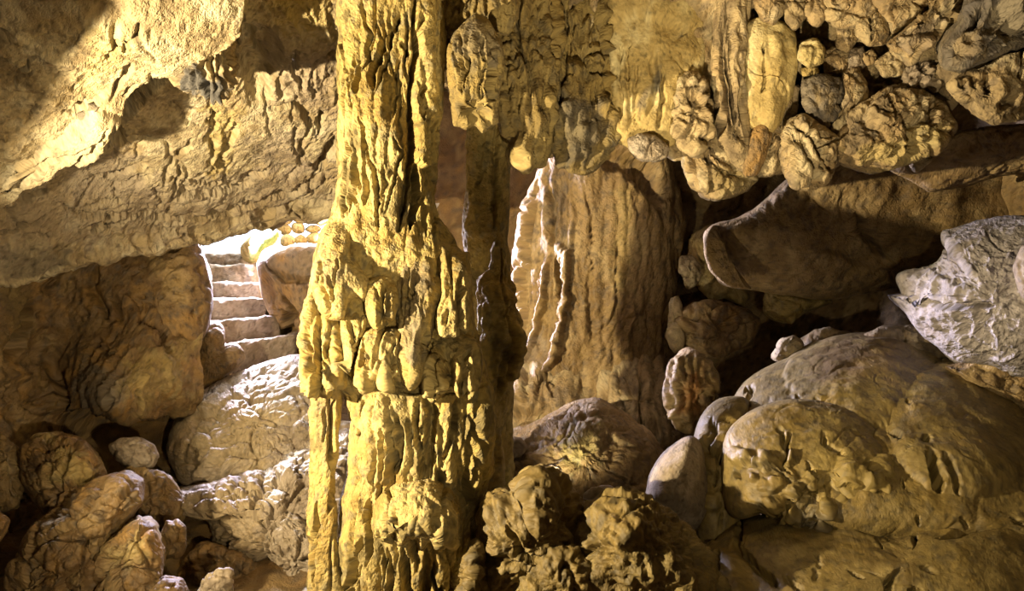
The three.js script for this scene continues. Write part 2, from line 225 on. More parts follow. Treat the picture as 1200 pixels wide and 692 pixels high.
// a standing or hanging shaft: rows of [y, left, right, nearer by] with a rounded section
function shaftGeo(o) {
  const R = o.rows, res = (o.res ?? 2.2) * DETAIL, y0 = R[0][0], y1 = R[R.length - 1][0], f = [1, 2, 3].map((k) => line(R.map((r) => [r[0], r[k] ?? 0]))), ys = [], nv = (() => { for (let y = y0; y < y1; y += y < -12 || y > 705 ? res * 5 : res) ys.push(y); ys.push(y1); return ys.length; })();
  let wm = 0; for (const r of R) wm = Math.max(wm, r[2] - r[1]);
  const NF = Math.round(wm * 1.57 / res), NB = Math.max(10, Math.round(NF / 3)), NA = NF + NB, n = NA * (nv + 2), pos = new Float32Array(n * 3), par = new Float32Array(n * 3), K = o.k ?? 0.9;
  for (let j = 0; j < nv + 2; j++) for (let i = 0; i < NA; i++) {
    const y = ys[Math.min(nv - 1, Math.max(0, j - 1))], cap = j === 0 || j === nv + 1 ? 0.02 : 1, l = f[0](y), r = f[1](y), near = f[2](y), th = i < NF ? -Math.PI / 2 + i / NF * Math.PI : Math.PI / 2 + (i - NF) / NB * Math.PI;
    const sq = (v) => Math.sign(v) * Math.abs(v) ** (o.square ?? 0.85), half = (r - l) / 2 * cap, x = (l + r) / 2 + half * sq(Math.sin(th)), d = o.d - near - K * half * (o.d / FOC) * sq(Math.cos(th)), q = P(x, y, d), k = 3 * (j * NA + i);
    pos[k] = q[0]; pos[k + 1] = q[1]; pos[k + 2] = q[2]; par[k] = x; par[k + 1] = y; par[k + 2] = sst(-0.3, 0.1, Math.cos(th));
  }
  return sculpt(n, pos, par, gridIndex(NA, nv + 2, true), o, gridUv(pos, NA, nv + 2), res * o.d / FOC);
}
// a rock face between two edges, with a rounded lip that runs back from the lower edge
function faceGeo(o) {
  const res = (o.res ?? 2.4) * DETAIL, top = line(o.top), bot = line(o.bottom), dep = spline(o.depth), [x0, x1] = o.span, xs = []; let hm = 0, tm = 0, um = 0; // coarser where nothing shows
  for (let x = x0; x < x1; x += x < -12 || x > 1210 || (o.hide && x > o.hide[0] && x < o.hide[1]) ? res * 4 : res) xs.push(x); xs.push(x1);
  for (let x = x0; x <= x1; x += 20) { hm = Math.max(hm, Math.min(705, bot(x)) - Math.max(-12, top(x))); tm = Math.max(tm, -12 - top(x)); um = Math.max(um, bot(x) - 705); }
  const nT = tm > 0 ? Math.ceil(tm / res / 4) : 0, nM = Math.round(hm / res) + 1, nU = um > 0 ? Math.ceil(um / res / 4) : 0, nv = nT + nM + nU, nu = xs.length, NL = o.lip ? 26 : 0, n = nu * (nv + NL), pos = new Float32Array(n * 3), par = new Float32Array(n * 3), jag = o.jag ?? 0;
  for (let i = 0; i < nu; i++) { const x = xs[i], t = top(x), b = bot(x) + jag * (nz(x / 26, 3.3, 0.5) * 1.6 + nz(x / 9, 8.3, 0.5) * 0.8), ta = nT ? -12 : t, ba = nU ? 705 : b;
    for (let j = 0; j < nv + NL; j++) { const y = j < nT ? lerp(t, ta, j / nT) : j < nT + nM ? lerp(ta, ba, (j - nT) / (nM - 1)) : nU && j < nv ? lerp(ba, b, (j - nT - nM + 1) / nU) : b, d = dep(x, y), q = P(x, y, d), k = 3 * (j * nu + i);
      if (j >= nv) { const w = (j - nv + 1) / NL, R = o.lip.R; if (w < 0.5) { const a = w * 2 * Math.PI / 2; q[1] -= R * Math.sin(a) * 0.8; q[2] -= R * (1 - Math.cos(a)); } else { q[1] -= R * 0.8 - (w - 0.5) * 2 * o.lip.up; q[2] -= R + (w - 0.5) * 2 * o.lip.back; } }
      pos[k] = q[0]; pos[k + 1] = q[1]; pos[k + 2] = q[2]; par[k] = x; par[k + 1] = y; par[k + 2] = j >= nv + 6 ? 0 : 1; } }
  return sculpt(n, pos, par, gridIndex(nu, nv + NL, false), o, gridUv(pos, nu, nv + NL), res * dep((o.span[0] + o.span[1]) / 2, 150) / FOC);
}
// a coarse rock sheet of the shell: f(u, v) gives a point
function shellGeo(f, nu, nv, o, flip) {
  const n = nu * nv, pos = new Float32Array(n * 3), par = new Float32Array(n * 3);
  for (let j = 0; j < nv; j++) for (let i = 0; i < nu; i++) { const q = f(i / (nu - 1), j / (nv - 1)), k = 3 * (j * nu + i); pos[k] = q[0]; pos[k + 1] = q[1]; pos[k + 2] = q[2]; }
  const ix = gridIndex(nu, nv, false); if (flip) for (let i = 0; i < ix.length; i += 3) { const a = ix[i]; ix[i] = ix[i + 1]; ix[i + 1] = a; }
  return sculpt(n, pos, par, ix, o, gridUv(pos, nu, nv), 0.06);
}
// ---------------------------------------------------------------- materials
function grainTexture(n) { // tileable height noise of a stone surface: layered lattice noise that wraps round, with small pits
  const r = rng(77), layers = [[8, 1], [16, 0.7], [32, 0.55], [64, 0.45], [128, 0.35]].map(([m, a]) => { const v = new Float32Array(m * m); for (let i = 0; i < m * m; i++) v[i] = r() * 2 - 1; return [m, a, v]; }), data = new Uint8Array(n * n * 4);
  const at = (m, v, x, y) => { x *= m; y *= m; const X = Math.floor(x), Y = Math.floor(y), a = x - X, b = y - Y, s = a * a * (3 - 2 * a), t = b * b * (3 - 2 * b), q = (i, j) => v[(j % m) * m + (i % m)]; return lerp(lerp(q(X, Y), q(X + 1, Y), s), lerp(q(X, Y + 1), q(X + 1, Y + 1), s), t); };
  for (let j = 0; j < n; j++) for (let i = 0; i < n; i++) { let h = 0; for (const [m, a, v] of layers) h += a * at(m, v, i / n, j / n); const p = sst(0.35, 0.8, at(32, layers[2][2], (i / n + 0.37) % 1, (j / n + 0.61) % 1)), k = 4 * (j * n + i); data[k] = data[k + 1] = data[k + 2] = Math.max(0, Math.min(255, 140 + 62 * h - 60 * p)); data[k + 3] = 255; }
  const t = new THREE.DataTexture(data, n, n); t.wrapS = t.wrapT = THREE.RepeatWrapping; t.magFilter = THREE.LinearFilter; t.minFilter = THREE.LinearMipmapLinearFilter; t.generateMipmaps = true; t.needsUpdate = true; return t;
}
const GRAIN = grainTexture(512);
const rockMat = (rough, bump) => new THREE.MeshStandardMaterial({ vertexColors: true, roughness: rough, metalness: 0, bumpMap: GRAIN, bumpScale: bump, side: THREE.DoubleSide });
const M = { dry: rockMat(0.92, 0.015), damp: rockMat(0.68, 0.011), wet: rockMat(0.45, 0.011), fine: rockMat(0.85, 0.008), slick: rockMat(0.6, 0.005) };
const metal = new THREE.MeshStandardMaterial({ color: 0x2a2a2a, roughness: 0.5, metalness: 0.6 });

// ---------------------------------------------------------------- things and parts
const used = new Map();
function numbered(n) { const k = used.get(n) ?? 0; used.set(n, k + 1); return k ? n + '_' + String(k).padStart(3, '0') : n; }
function show(m) { m.castShadow = m.receiveShadow = true; return m; }
function tag(o, label, category, group, kind) { o.userData.label = label; if (category) o.userData.category = category; if (group) o.userData.group = group; if (kind) o.userData.kind = kind; return o; }
function baseOf(g) { g.computeBoundingBox(); const b = g.boundingBox; return new THREE.Vector3((b.min.x + b.max.x) / 2, b.min.y, (b.min.z + b.max.z) / 2); }
function solid(name, geo, mat, label, category, group) { const b = baseOf(geo); geo.translate(-b.x, -b.y, -b.z); const m = show(new THREE.Mesh(geo, mat)); m.name = numbered(name); m.position.copy(b); scene.add(m); return tag(m, label, category, group); }
function structure(name, geo, mat, label) { const m = show(new THREE.Mesh(geo, mat)); m.name = name; m.userData.kind = 'structure'; if (label) m.userData.label = label; scene.add(m); return m; }
function thing(name, label, category, at, group) { const o = new THREE.Group(); o.name = numbered(name); o.position.set(...at); scene.add(o); return tag(o, label, category, group); }
function part(parent, name, geo, mat, label) { const w = new THREE.Vector3(); for (let o = parent; o && o !== scene; o = o.parent) w.add(o.position); geo.translate(-w.x, -w.y, -w.z); const m = show(new THREE.Mesh(geo, mat)); m.name = name; if (label) m.userData.label = label; parent.add(m); return m; }
const rock = (name, label, category, mat, o, group) => solid(name, rockGeo(o), mat, label, category, group);

// a row of n hanging drips along a gently bowed line
const scallops = (x0, x1, y, n, w, h, seed, bow = 0) => { const r = rng(seed), a = []; for (let k = 0; k < n; k++) { const t = (k + 0.5) / n, x = lerp(x0, x1, t) + (r() - 0.5) * w, yy = y + bow * (1 - (2 * t - 1) ** 2) + (r() - 0.5) * w * 1.6, q = w * (0.7 + 0.6 * r()); a.push(drip(x, yy - q * 2.6, yy, q, h * (0.7 + 0.6 * r()), (r() - 0.5) * q)); } return a; };

// ---------------------------------------------------------------- floodlights (out of sight; the mound and boulder lamps are added fill)
function floodlight(label, at, to, power, color, angle, blend) {
  const g = thing('floodlight', label, 'floodlight', at, 'cave floodlights'); g.lookAt(...to);
  const add = (name, geo, mat, z, y = 0) => { const m = show(new THREE.Mesh(geo, mat)); m.name = name; m.position.set(0, y, z); g.add(m); return m; };
  add('housing', new RoundedBoxGeometry(0.16, 0.12, 0.07, 3, 0.015), metal, -0.05);
  add('lens', new THREE.CylinderGeometry(0.045, 0.045, 0.012, 32).rotateX(Math.PI / 2), new THREE.MeshStandardMaterial({ color: 0xffffff, emissive: new THREE.Color(...color), emissiveIntensity: 4, roughness: 0.3 }), -0.008);
  add('bracket', new THREE.TorusGeometry(0.09, 0.008, 8, 24, Math.PI).rotateX(Math.PI), metal, -0.05, 0);
  add('foot', new RoundedBoxGeometry(0.12, 0.02, 0.1, 2, 0.006), metal, -0.05, -0.1);
  const d = new THREE.Vector3(to[0] - at[0], to[1] - at[1], to[2] - at[2]).normalize();
  const l = new THREE.SpotLight(new THREE.Color(...color), power, 0, angle, blend, 2); l.position.set(at[0] + d.x * 0.03, at[1] + d.y * 0.03, at[2] + d.z * 0.03); l.target.position.set(...to); l.castShadow = true; l.shadow.mapSize.set(2048, 2048); l.shadow.radius = 2; l.shadow.bias = -0.0005;
  scene.add(l, l.target); return g;
}
const WARM = [1, 0.79, 0.47];
floodlight('black floodlight at the left cave wall aimed at the tall column', [-2.95, 1.3, -2.3], [-0.65, 1.85, -4.1], 170, WARM, 0.96, 0.85);
floodlight('black floodlight low on the path aimed up at the hanging rocks', [0.35, 0.5, -1.6], [0.95, 3.6, -3.9], 58, WARM, 0.58, 0.75);
floodlight('added black fill floodlight aimed at the flowstone mound', [0.7, 1.1, -0.6], [2.0, 0.55, -3.9], 13, WARM, 0.4, 1);  // added fill lamp that brightens the flowstone
floodlight('added black fill floodlight aimed at the boulders on the left', [0.3, 0.9, -0.6], [-2.6, 1.25, -5], 34, [1, 0.78, 0.46], 0.52, 1);  // fill lamp added to lift the left boulders and wall
floodlight('black floodlight behind the dark foreground lumps aimed at the drapery column', [0.12, 0.24, -4.6], [1.3, 1.55, -6.6], 7, [1, 0.84, 0.54], 0.55, 0.9);
rock('shade_block', 'unseen added brown rock shading the upper left ceiling corner', 'rock', M.dry, { outline: [[-500, 130], [-390, -100], [-230, -130], [-105, -60], [-84, 65], [-106, 152], [-176, 220], [-248, 288], [-375, 380], [-490, 310]], d: 2.95, T: 0.1, B: 0.2, res: 5, relief: 'boulder', amount: 0.3, color: 'brown', seed: 8 });  // unseen rock added to block the lamp from the ceiling corner
// daylight that falls in at the top of the stairway
const mouth = new THREE.RectAreaLight(new THREE.Color(0.78, 0.73, 1.0), 1100, 0.9, 0.5); mouth.position.set(-2.7, 2.36, -8.3); mouth.lookAt(2.2, 1.5, -4.9); scene.add(mouth);
const well = new THREE.RectAreaLight(new THREE.Color(0.93, 0.95, 1.0), 17, 2.2, 1.6); well.position.set(-2.9, 4.0, -8.6); well.lookAt(-2.4, 1.0, -7); scene.add(well);

// ---------------------------------------------------------------- shell of the cave
const floorY = (x, z) => { const t = sst(-4.2, -8, z); return -0.3 + 0.8 * t + 0.45 * sst(-0.8, -2.4, x) * sst(-5.6, -7, z); };
structure('floor', shellGeo((u, v) => { const x = lerp(-6, 6, u), z = lerp(-11, 3, v); return [x, floorY(x, z), z]; }, 240, 280, { relief: 'boulder', color: 'brown', amount: 0.8 }), M.damp, 'dark brown earthen cave floor between the boulders');
structure('wall_front', shellGeo((u, v) => [lerp(6, -6, u), lerp(4.6, -0.6, v), 2.6], 90, 40, { color: 'brown' }, false), M.dry).rotation.set(0, 0, 0);
structure('wall_right', shellGeo((u, v) => [5.2, lerp(4.6, -0.6, v), lerp(-11, 3, u)], 110, 45, { color: 'brown' }, true), M.dry);
structure('wall_left', shellGeo((u, v) => [-5.2, lerp(4.6, -0.6, v), lerp(3, -11, u)], 110, 45, { color: 'brown' }, true), M.dry);
structure('wall_back', shellGeo((u, v) => [lerp(-1.7, 6, u), lerp(4.6, -0.6, v), -9], 160, 110, { color: 'brown' }), M.dry, 'brown rock at the far end of the cave');
structure('wall_back_001', shellGeo((u, v) => { const t = u * 2.2; return t < 1.2 ? [lerp(-1.95, -1.6, t / 1.2), lerp(4.6, -0.6, v), lerp(-11, -8.1, t / 1.2)] : [lerp(-1.6, -1.35, t - 1.2), lerp(4.6, -0.6, v), lerp(-8.1, -9.3, t - 1.2)]; }, 70, 70, { color: 'umber' }, true), M.dry, 'rock flank on the right of the stairwell');
structure('ceiling', shellGeo((u, v) => [lerp(-6, 6, u), 3.9, lerp(-6.7, 3, v)], 140, 110, { color: 'tan' }, true), M.dry);
structure('ceiling_001', shellGeo((u, v) => [lerp(-1.7, 6, u), 3.9, lerp(-11, -6.7, v)], 80, 50, { color: 'tan' }, true), M.dry);

// ---------------------------------------------------------------- overhanging ceiling on the left
structure('ceiling_002', faceGeo({ span: [-420, 502], hide: [415, 500], res: 1.75, seed: 1, top: [[-420, -220], [580, -220]], bottom: [[-420, 340], [0, 310], [60, 307], [100, 286], [160, 281], [230, 268], [300, 254], [345, 243], [400, 241], [420, 246], [580, 255]], jag: 5,
  depth: [[-420, -220, 2.7], [0, -220, 2.9], [470, -220, 3.3], [-420, 0, 3.2], [0, 0, 3.6], [200, 0, 3.9], [430, 0, 4.5], [0, 120, 4.1], [200, 120, 4.6], [430, 120, 5.2], [-420, 330, 4.2], [0, 210, 4.55], [0, 325, 4.9], [110, 240, 5.1], [230, 220, 5.4], [230, 272, 5.9], [350, 240, 6.3], [430, 200, 5.9], [470, 236, 6.5], [580, 240, 6.6], [580, 0, 5.2], [580, -220, 3.6]],
  lip: { R: 0.14, back: 0.9, up: 0.3 }, relief: 'wall', amount: 0.33, color: 'lime', warp: 4,
  feats: [...slits(0, 390, 205, 300, 24, 40, -0.25, 0.2, 2, 0.045, 15), ...slits(0, 180, 0, 200, 14, 30, -0.9, 0.3, 2.2, 0.05, 16), ...slits(130, 400, 110, 215, 9, 26, 1.3, 0.4, 2, 0.04, 17), ...slits(290, 400, 0, 200, 10, 36, 1.5, 0.3, 2.2, 0.05, 18),
    plate([[-420, 225], [-60, 235], [0, 212], [28, 178], [52, 150], [92, 140], [118, 108], [135, 92], [148, 66], [175, 52], [205, 42], [240, 22], [262, 6], [275, -30], [280, -230], [-430, -230]], 0.26, 5),
    ridge([[0, 205], [40, 165], [70, 140], [105, 105], [140, 75]], 26, 0.09), groove([[20, 185], [45, 160], [80, 130], [110, 95]], 4, 0.05), groove([[62, 90], [85, 82], [95, 80]], 6, 0.07), groove([[120, 70], [135, 42], [145, 30]], 5, 0.06),
    plate([[108, 152], [120, 118], [150, 82], [180, 54], [215, 40], [250, 20], [275, 20], [285, 60], [275, 100], [250, 112], [222, 100], [200, 84], [170, 108], [142, 142]], -0.24, 10), plate([[280, 40], [300, 28], [322, 40], [325, 70], [312, 112], [296, 118], [285, 95]], -0.16, 11), plate([[2, 205], [20, 175], [45, 158], [40, 185], [25, 208], [8, 222]], -0.2, 5),
    plate([[130, 145], [140, 150], [146, 172], [135, 168], [128, 155]], -0.12, 3),
    rough([[-50, 210], [400, 190], [400, 320], [-50, 340]], 20, 'leaf', 0.01, 5), rough([[0, 280], [240, 250], [240, 330], [0, 340]], 15, 'drips', 0.022, 7), rough([[-50, -20], [140, -20], [90, 100], [-50, 200]], 25, 'leaf', 0.02, 6), rough([[310, 0], [400, 0], [400, 120], [310, 100]], 12, 'drips', 0.03, 10),
    groove([[226, 160], [222, 172], [205, 188], [197, 200], [190, 218]], 4, 0.05), groove([[252, 130], [248, 160], [247, 205]], 4, 0.045), groove([[276, 145], [268, 172], [262, 185], [258, 206]], 4, 0.055), groove([[270, 140], [262, 172], [254, 205]], 5, 0.03),
    groove([[345, 120], [360, 135], [368, 142]], 5, 0.07), groove([[366, 142], [356, 165], [350, 205]], 4, 0.08), groove([[372, 130], [374, 162]], 5, 0.1), groove([[392, 160], [380, 185], [368, 205]], 8, 0.12), groove([[312, 128], [340, 122], [362, 134]], 4, 0.05),
    groove([[195, 240], [215, 226], [235, 228], [250, 232], [270, 225], [300, 210], [320, 195]], 5, 0.06), groove([[60, 238], [110, 252], [150, 250], [200, 262], [260, 255], [310, 236], [360, 215], [395, 195]], 4, 0.05), groove([[0, 240], [25, 232], [60, 225]], 5, 0.06), groove([[110, 268], [135, 255]], 5, 0.06), groove([[240, 275], [300, 258], [350, 240], [395, 232]], 6, 0.05),
    plate([[120, 300], [160, 290], [205, 285], [205, 297], [150, 306], [115, 312]], -0.14, 5),
  ],
  stains: [stainOrLight([[40, 190], [60, 150], [90, 132], [130, 100], [150, 70], [175, 62], [150, 110], [100, 145], [70, 160]], 'grey', 8, 0.7), stainOrLight([[60, 150], [95, 150], [160, 195], [190, 240], [90, 230], [50, 190]], 'pale', 16, 0.8), stainOrLight([[285, 160], [350, 150], [365, 195], [310, 200]], 'pale', 14, 0.7), stainOrLight([[310, 40], [390, 60], [395, 140], [320, 120]], 'pale', 12, 0.7), stainOrLight([[0, 295], [60, 290], [110, 300], [110, 320], [0, 330]], 'grey', 8, 0.7), stainOrLight([[0, 215], [390, 200], [380, 235], [200, 275], [0, 290]], 'pale', 10, 0.55), stainOrLight([[248, 125], [280, 125], [265, 205], [248, 208]], 'yellow', 8, 0.7), stainOrLight([[300, -40], [400, -40], [395, 40], [330, 30]], 'yellow', 12, 0.7), stainOrLight([[90, -20], [150, -20], [140, 20], [90, 60]], 'yellow', 12, 0.5)] }), M.dry, 'pale tan overhanging ceiling with a diagonal ledge');
for (const [label, outline, d, T, color, seed] of [
  ['long tan ledge rock at the low end of the diagonal ceiling ledge', [[-30, 222], [8, 182], [38, 152], [70, 136], [100, 118], [114, 124], [88, 150], [62, 160], [42, 182], [22, 206], [0, 230]], 4.36, 0.12, 'lime', 201],
  ['grey leafy ledge rock in the middle of the diagonal ceiling ledge', [[84, 122], [108, 92], [130, 70], [150, 60], [164, 72], [152, 100], [126, 120], [100, 142]], 4.2, 0.15, 'grey', 202],
  ['sooty ledge rock on the diagonal ceiling ledge', [[140, 62], [163, 40], [190, 24], [210, 30], [202, 50], [176, 60], [156, 74]], 4.08, 0.14, 'grey', 203],
  ['pale thin ledge rock at the high end of the diagonal ceiling ledge', [[190, 32], [220, 14], [260, -4], [280, 2], [264, 22], [236, 34], [206, 46]], 4.04, 0.14, 'lime', 204]])
  rock('ledge_rock', label, 'rock', M.dry, { outline, d, T, relief: 'block', amount: 0.8, color, seed, res: 1.9, e: 0.6, tilt: [0, -0.001], feats: [rough(null, 0, 'leaf', 0.025, 9)] }, 'rocks along the diagonal ceiling ledge');
rock('hanging_nodule', 'grey drip-covered nodule hanging under the diagonal ceiling ledge', 'rock', M.dry, { outline: [[236, 58], [250, 42], [262, 26], [275, 24], [274, 50], [276, 80], [268, 100], [262, 112], [250, 118], [232, 112], [216, 104], [206, 92], [214, 70]], d: 4.2, T: 0.2, B: 0.3, e: 0.6, res: 1.8, relief: 'nodule', amount: 1, color: 'tan', seed: 3, feats: [flutes(205, 280, 20, 118, 8, 0.1, 4, 4), rough(null, 0, 'ridged', 0.02, 9)], stains: [stainOrLight([[212, 75], [240, 85], [262, 95], [255, 118], [215, 105]], 'soot', 7)] });

// ---------------------------------------------------------------- left rock wall under the overhang
structure('wall_left_001', faceGeo({ span: [-300, 236], res: 2.2, seed: 2, top: [[-300, 270], [0, 290], [236, 250]], bottom: [[-300, 820], [0, 820], [90, 820], [236, 820]], depth: [[-300, 300, 4.6], [-300, 600, 4.4], [-300, 820, 4.4], [0, 820, 5.2], [236, 820, 6.0], [0, 300, 5.5], [0, 400, 5.3], [0, 560, 5.2], [60, 420, 5.8], [120, 320, 5.9], [120, 430, 5.5], [140, 485, 5.3], [140, 510, 5.9], [236, 280, 6.2], [225, 360, 6.1], [236, 430, 6.0], [236, 500, 6.2]], relief: 'wall', amount: 0.5, color: 'brown',
  feats: [...slits(0, 236, 310, 490, 16, 24, 1.3, 0.4, 2.2, 0.05, 19), groove([[115, 312], [108, 335], [122, 362], [124, 372]], 6, 0.09), groove([[170, 376], [192, 388], [198, 408], [204, 412]], 5, 0.09), groove([[133, 345], [138, 372]], 4, 0.07), rough([[-20, 390], [75, 400], [70, 500], [-20, 510]], 12, 'ridged', 0.06, 4), groove([[10, 420], [30, 380], [40, 350]], 9, 0.12), plate([[75, 490], [100, 486], [150, 498], [236, 490], [236, 840], [75, 840]], -0.3, 6), rough([[80, 400], [200, 400], [200, 490], [80, 490]], 14, 'drips', 0.035, 9), groove([[60, 420], [72, 460], [66, 500]], 7, 0.12), rough([[100, 320], [236, 290], [236, 420], [120, 400]], 20, 'pits', 0.03, 12)],
  stains: [stainOrLight([[85, 425], [150, 430], [150, 480], [90, 485]], 'grey', 10, 0.8), stainOrLight([[150, 420], [230, 400], [215, 470], [150, 480]], 'yellow', 14, 0.5), stainOrLight([[0, 330], [50, 330], [30, 390], [0, 420]], 'olive', 10, 0.6)] }), M.damp, 'brown pitted rock wall under the overhang');
rock('wall_boulder', 'tall brown pitted rock forming the left side of the stairway', 'boulder', M.damp, { outline: [[120, 325], [160, 304], [212, 284], [231, 286], [242, 306], [248, 335], [248, 365], [242, 390], [228, 408], [205, 424], [160, 420], [130, 390], [116, 355]], d: 6.5, T: 0.6, e: 0.4, relief: 'wall', amount: 0.55, color: 'brown', seed: 5, feats: [rough(null, 0, 'pits', 0.03, 12), groove([[200, 314], [212, 308], [222, 312]], 4, 0.04)] });

// ---------------------------------------------------------------- stairway
const stairs = thing('stone_staircase', 'worn pale stone steps climbing to the daylight', 'staircase', P(310, 425, 7.0));
const STEPS = [[262, 344, 404, 391, 430, 7.0], [222, 326, 379, 370, 402, 7.3], [205, 312, 349, 350, 375, 7.6], [200, 303, 330, 331, 350, 7.9], [196, 296, 310, 310, 332, 8.2], [196, 284, 296, 296, 312, 8.5]];
STEPS.forEach(([l, r, yl, yr, yb, d], k) => {
  const A = P(l, yl, d), B = P(r, yr, d), C = P(r, yb + 14, d), w = B[0] - A[0], top = (A[1] + B[1]) / 2, h = top - C[1], g = new THREE.BoxGeometry(w, h, 0.5, 60, 24, 26), p = g.attributes.position, cl = new Float32Array(p.count * 3), out = [0, 0, 0];
  for (let i = 0; i < p.count; i++) { let x = p.getX(i), y = p.getY(i), z = p.getZ(i); const u = x / w + 0.5, e = 0.03, rx = Math.max(0, Math.abs(x) - w / 2 + e), ry = Math.max(0, y - h / 2 + e), rz = Math.max(0, Math.abs(z) - 0.25 + e), q = Math.hypot(rx, ry, rz); if (q > 0 && (rx > 0) + (ry > 0) + (rz > 0) > 1) { const s = e / q; if (s < 1) { x += Math.sign(x) * (rx * s - rx); y += ry * s - ry; z += Math.sign(z) * (rz * s - rz); } }
    y += (B[1] - A[1]) * (u - 0.5) * (y > 0 ? 1 : 0.4); const X = x + k * 3, n = (f, o) => fbm(X * f + o, y * f, z * f, 4);
    const X0 = x + 0.02 * n(9, 1) + 0.02 * n(3, 5), Y0 = y + 0.022 * n(5, 20) + 0.008 * n(22, 2), Z0 = z + 0.03 * n(6, 40) + 0.008 * n(25, 7); p.setXYZ(i, X0, Y0, Z0); stoneColor(PAL.pale, X, y, z, 0, 0, null, out); cl.set(out, 3 * i); }
  g.setAttribute('color', new THREE.BufferAttribute(cl, 3)); g.computeVertexNormals(); g.translate((A[0] + B[0]) / 2, top - h / 2, -d - 0.25); part(stairs, 'step', g, M.fine);
});
rock('footing_rock', 'dark brown rock covering the left ends of the lowest steps', 'rock', M.damp, { outline: [[200, 446], [220, 408], [236, 384], [252, 376], [262, 384], [264, 402], [280, 404], [287, 422], [268, 440], [236, 466], [210, 470]], d: 6.65, T: 0.25, relief: 'wall', amount: 0.5, color: 'brown', seed: 9 });
rock('stair_side_rock', 'brown rock block on the right of the stairway', 'boulder', M.damp, { outline: [[301, 308], [316, 296], [332, 289], [360, 284], [385, 290], [405, 310], [410, 440], [352, 440], [343, 412], [330, 392], [316, 372], [305, 345]], d: 7.6, T: 0.5, e: 0.4, relief: 'wall', amount: 0.6, color: 'brown', seed: 6, feats: [groove([[306, 310], [330, 325], [350, 328], [385, 322]], 6, 0.09), plate([[325, 368], [340, 372], [345, 400], [330, 395]], -0.2, 4), groove([[320, 345], [338, 362], [345, 372]], 5, 0.08)], stains: [stainOrLight([[300, 300], [370, 285], [370, 320], [310, 325]], 'grey', 8, 0.5)] });
rock('mossy_ledge', 'sunlit mossy rock ledge at the top of the stairway', 'rock', M.dry, { outline: [[283, 292], [296, 277], [312, 270], [328, 272], [322, 284], [306, 292], [300, 306], [290, 306]], d: 8.4, T: 0.2, relief: 'wall', amount: 0.35, color: 'cream', seed: 7, stains: [stainOrLight([[305, 270], [330, 270], [322, 286], [305, 290], [300, 306], [294, 300], [300, 282]], '#5f7a3a', 4, 0.9)] });
{ // rubble masonry above the stairway
  const w = thing('rubble_wall', 'rubble wall of small ochre stones above the brown stairway rock', 'wall', P(365, 300, 9)), r = rng(5);
  for (let row = 0; row < 3; row++) for (let x = 322 + row * 3; x < 412; ) { const sx = 7 + r() * 6, sy = 5.5 + r() * 2, cx = x + sx, cy = 256 + row * 12 + (r() - 0.5) * 3, o = []; for (let k = 0; k < 8; k++) { const a = k / 8 * 6.283, q = 0.82 + r() * 0.3; o.push([cx + Math.cos(a) * sx * q, cy + Math.sin(a) * sy * q]); } part(w, 'stone', rockGeo({ outline: o, d: 9, T: 0.09, B: 0.08, res: 1.8, relief: 'boulder', amount: 0.25, color: 'yellow', seed: 10 + row * 20 + Math.round(x), e: 0.6 }), M.dry); x += sx * 1.85; }
}

// ---------------------------------------------------------------- boulders on the left
const bo = (label, o, mat = M.damp) => rock('boulder', label, 'boulder', mat, { relief: 'block', color: 'brown', T: 0.4, e: 0.5, angular: true, amount: 0.6, res: 2, ...o });
bo('large pale boulder in front of the stairway, daylit on top', { outline: [[192, 528], [200, 498], [222, 468], [255, 446], [300, 426], [340, 415], [385, 414], [400, 460], [395, 520], [330, 560], [270, 570], [238, 578], [208, 566]], d: 6.1, T: 0.35, e: 1, tilt: [0.0, -0.007], amount: 0.5, color: 'pale', seed: 11, feats: [groove([[245, 545], [270, 530], [300, 535], [320, 525]], 5, 0.05), groove([[225, 505], [270, 490]], 5, 0.04)], stains: [stainOrLight([[200, 490], [280, 460], [340, 480], [300, 550], [210, 550]], 'tan', 16, 0.7)] }, M.damp);
bo('large grey boulder beside the column foot, daylit on its right', { outline: [[184, 590], [200, 570], [250, 560], [320, 545], [350, 520], [410, 525], [430, 600], [420, 680], [340, 700], [300, 682], [270, 660], [248, 640], [240, 606], [222, 600], [198, 604]], center: [320, 605], d: 5.5, T: 0.6, tilt: [0.0005, -0.004], amount: 0.9, color: 'pale', seed: 12, feats: [plate([[295, 645], [315, 650], [330, 700], [290, 690]], -0.1, 8), rough([[320, 540], [420, 530], [420, 680], [330, 680]], 14, 'ridged', 0.02, 6)], stains: [stainOrLight([[200, 570], [300, 560], [300, 660], [230, 640]], 'tan', 14, 0.6)] }, M.damp);
bo('added pale ledge stone against the column leg, set to catch daylight on top', { outline: [[316, 524], [334, 502], [368, 492], [425, 494], [435, 540], [405, 575], [350, 580], [322, 555]], d: 5.75, T: 0.25, e: 1, tilt: [0, -0.01], amount: 0.6, color: 'pale', seed: 22 }, M.wet);  // stone added so a daylit patch shows beside the column
bo('added low pale ledge stone at the column leg, tilted to catch daylight', { outline: [[328, 606], [345, 582], [380, 574], [430, 588], [436, 660], [385, 692], [342, 664]], d: 5.2, T: 0.25, e: 1, tilt: [0, -0.009], amount: 0.6, color: 'pale', seed: 23 }, M.wet);  // stone added for the lower daylit patch
bo('brown boulder filling the gap under the pale round stone', { outline: [[112, 566], [150, 546], [198, 552], [222, 590], [212, 632], [160, 628], [126, 608]], d: 5.15, T: 0.25, seed: 24 });
bo('brown boulder in the hollow at the foot of the large grey boulder', { outline: [[198, 730], [210, 664], [238, 632], [292, 648], [335, 690], [345, 730]], d: 4.95, T: 0.25, seed: 25 });
bo('pale round stone wedged under the left wall', { outline: [[126, 520], [142, 513], [165, 511], [182, 520], [188, 534], [180, 548], [160, 550], [140, 542], [128, 530]], d: 5.2, T: 0.2, amount: 0.4, color: 'pale', seed: 13 });
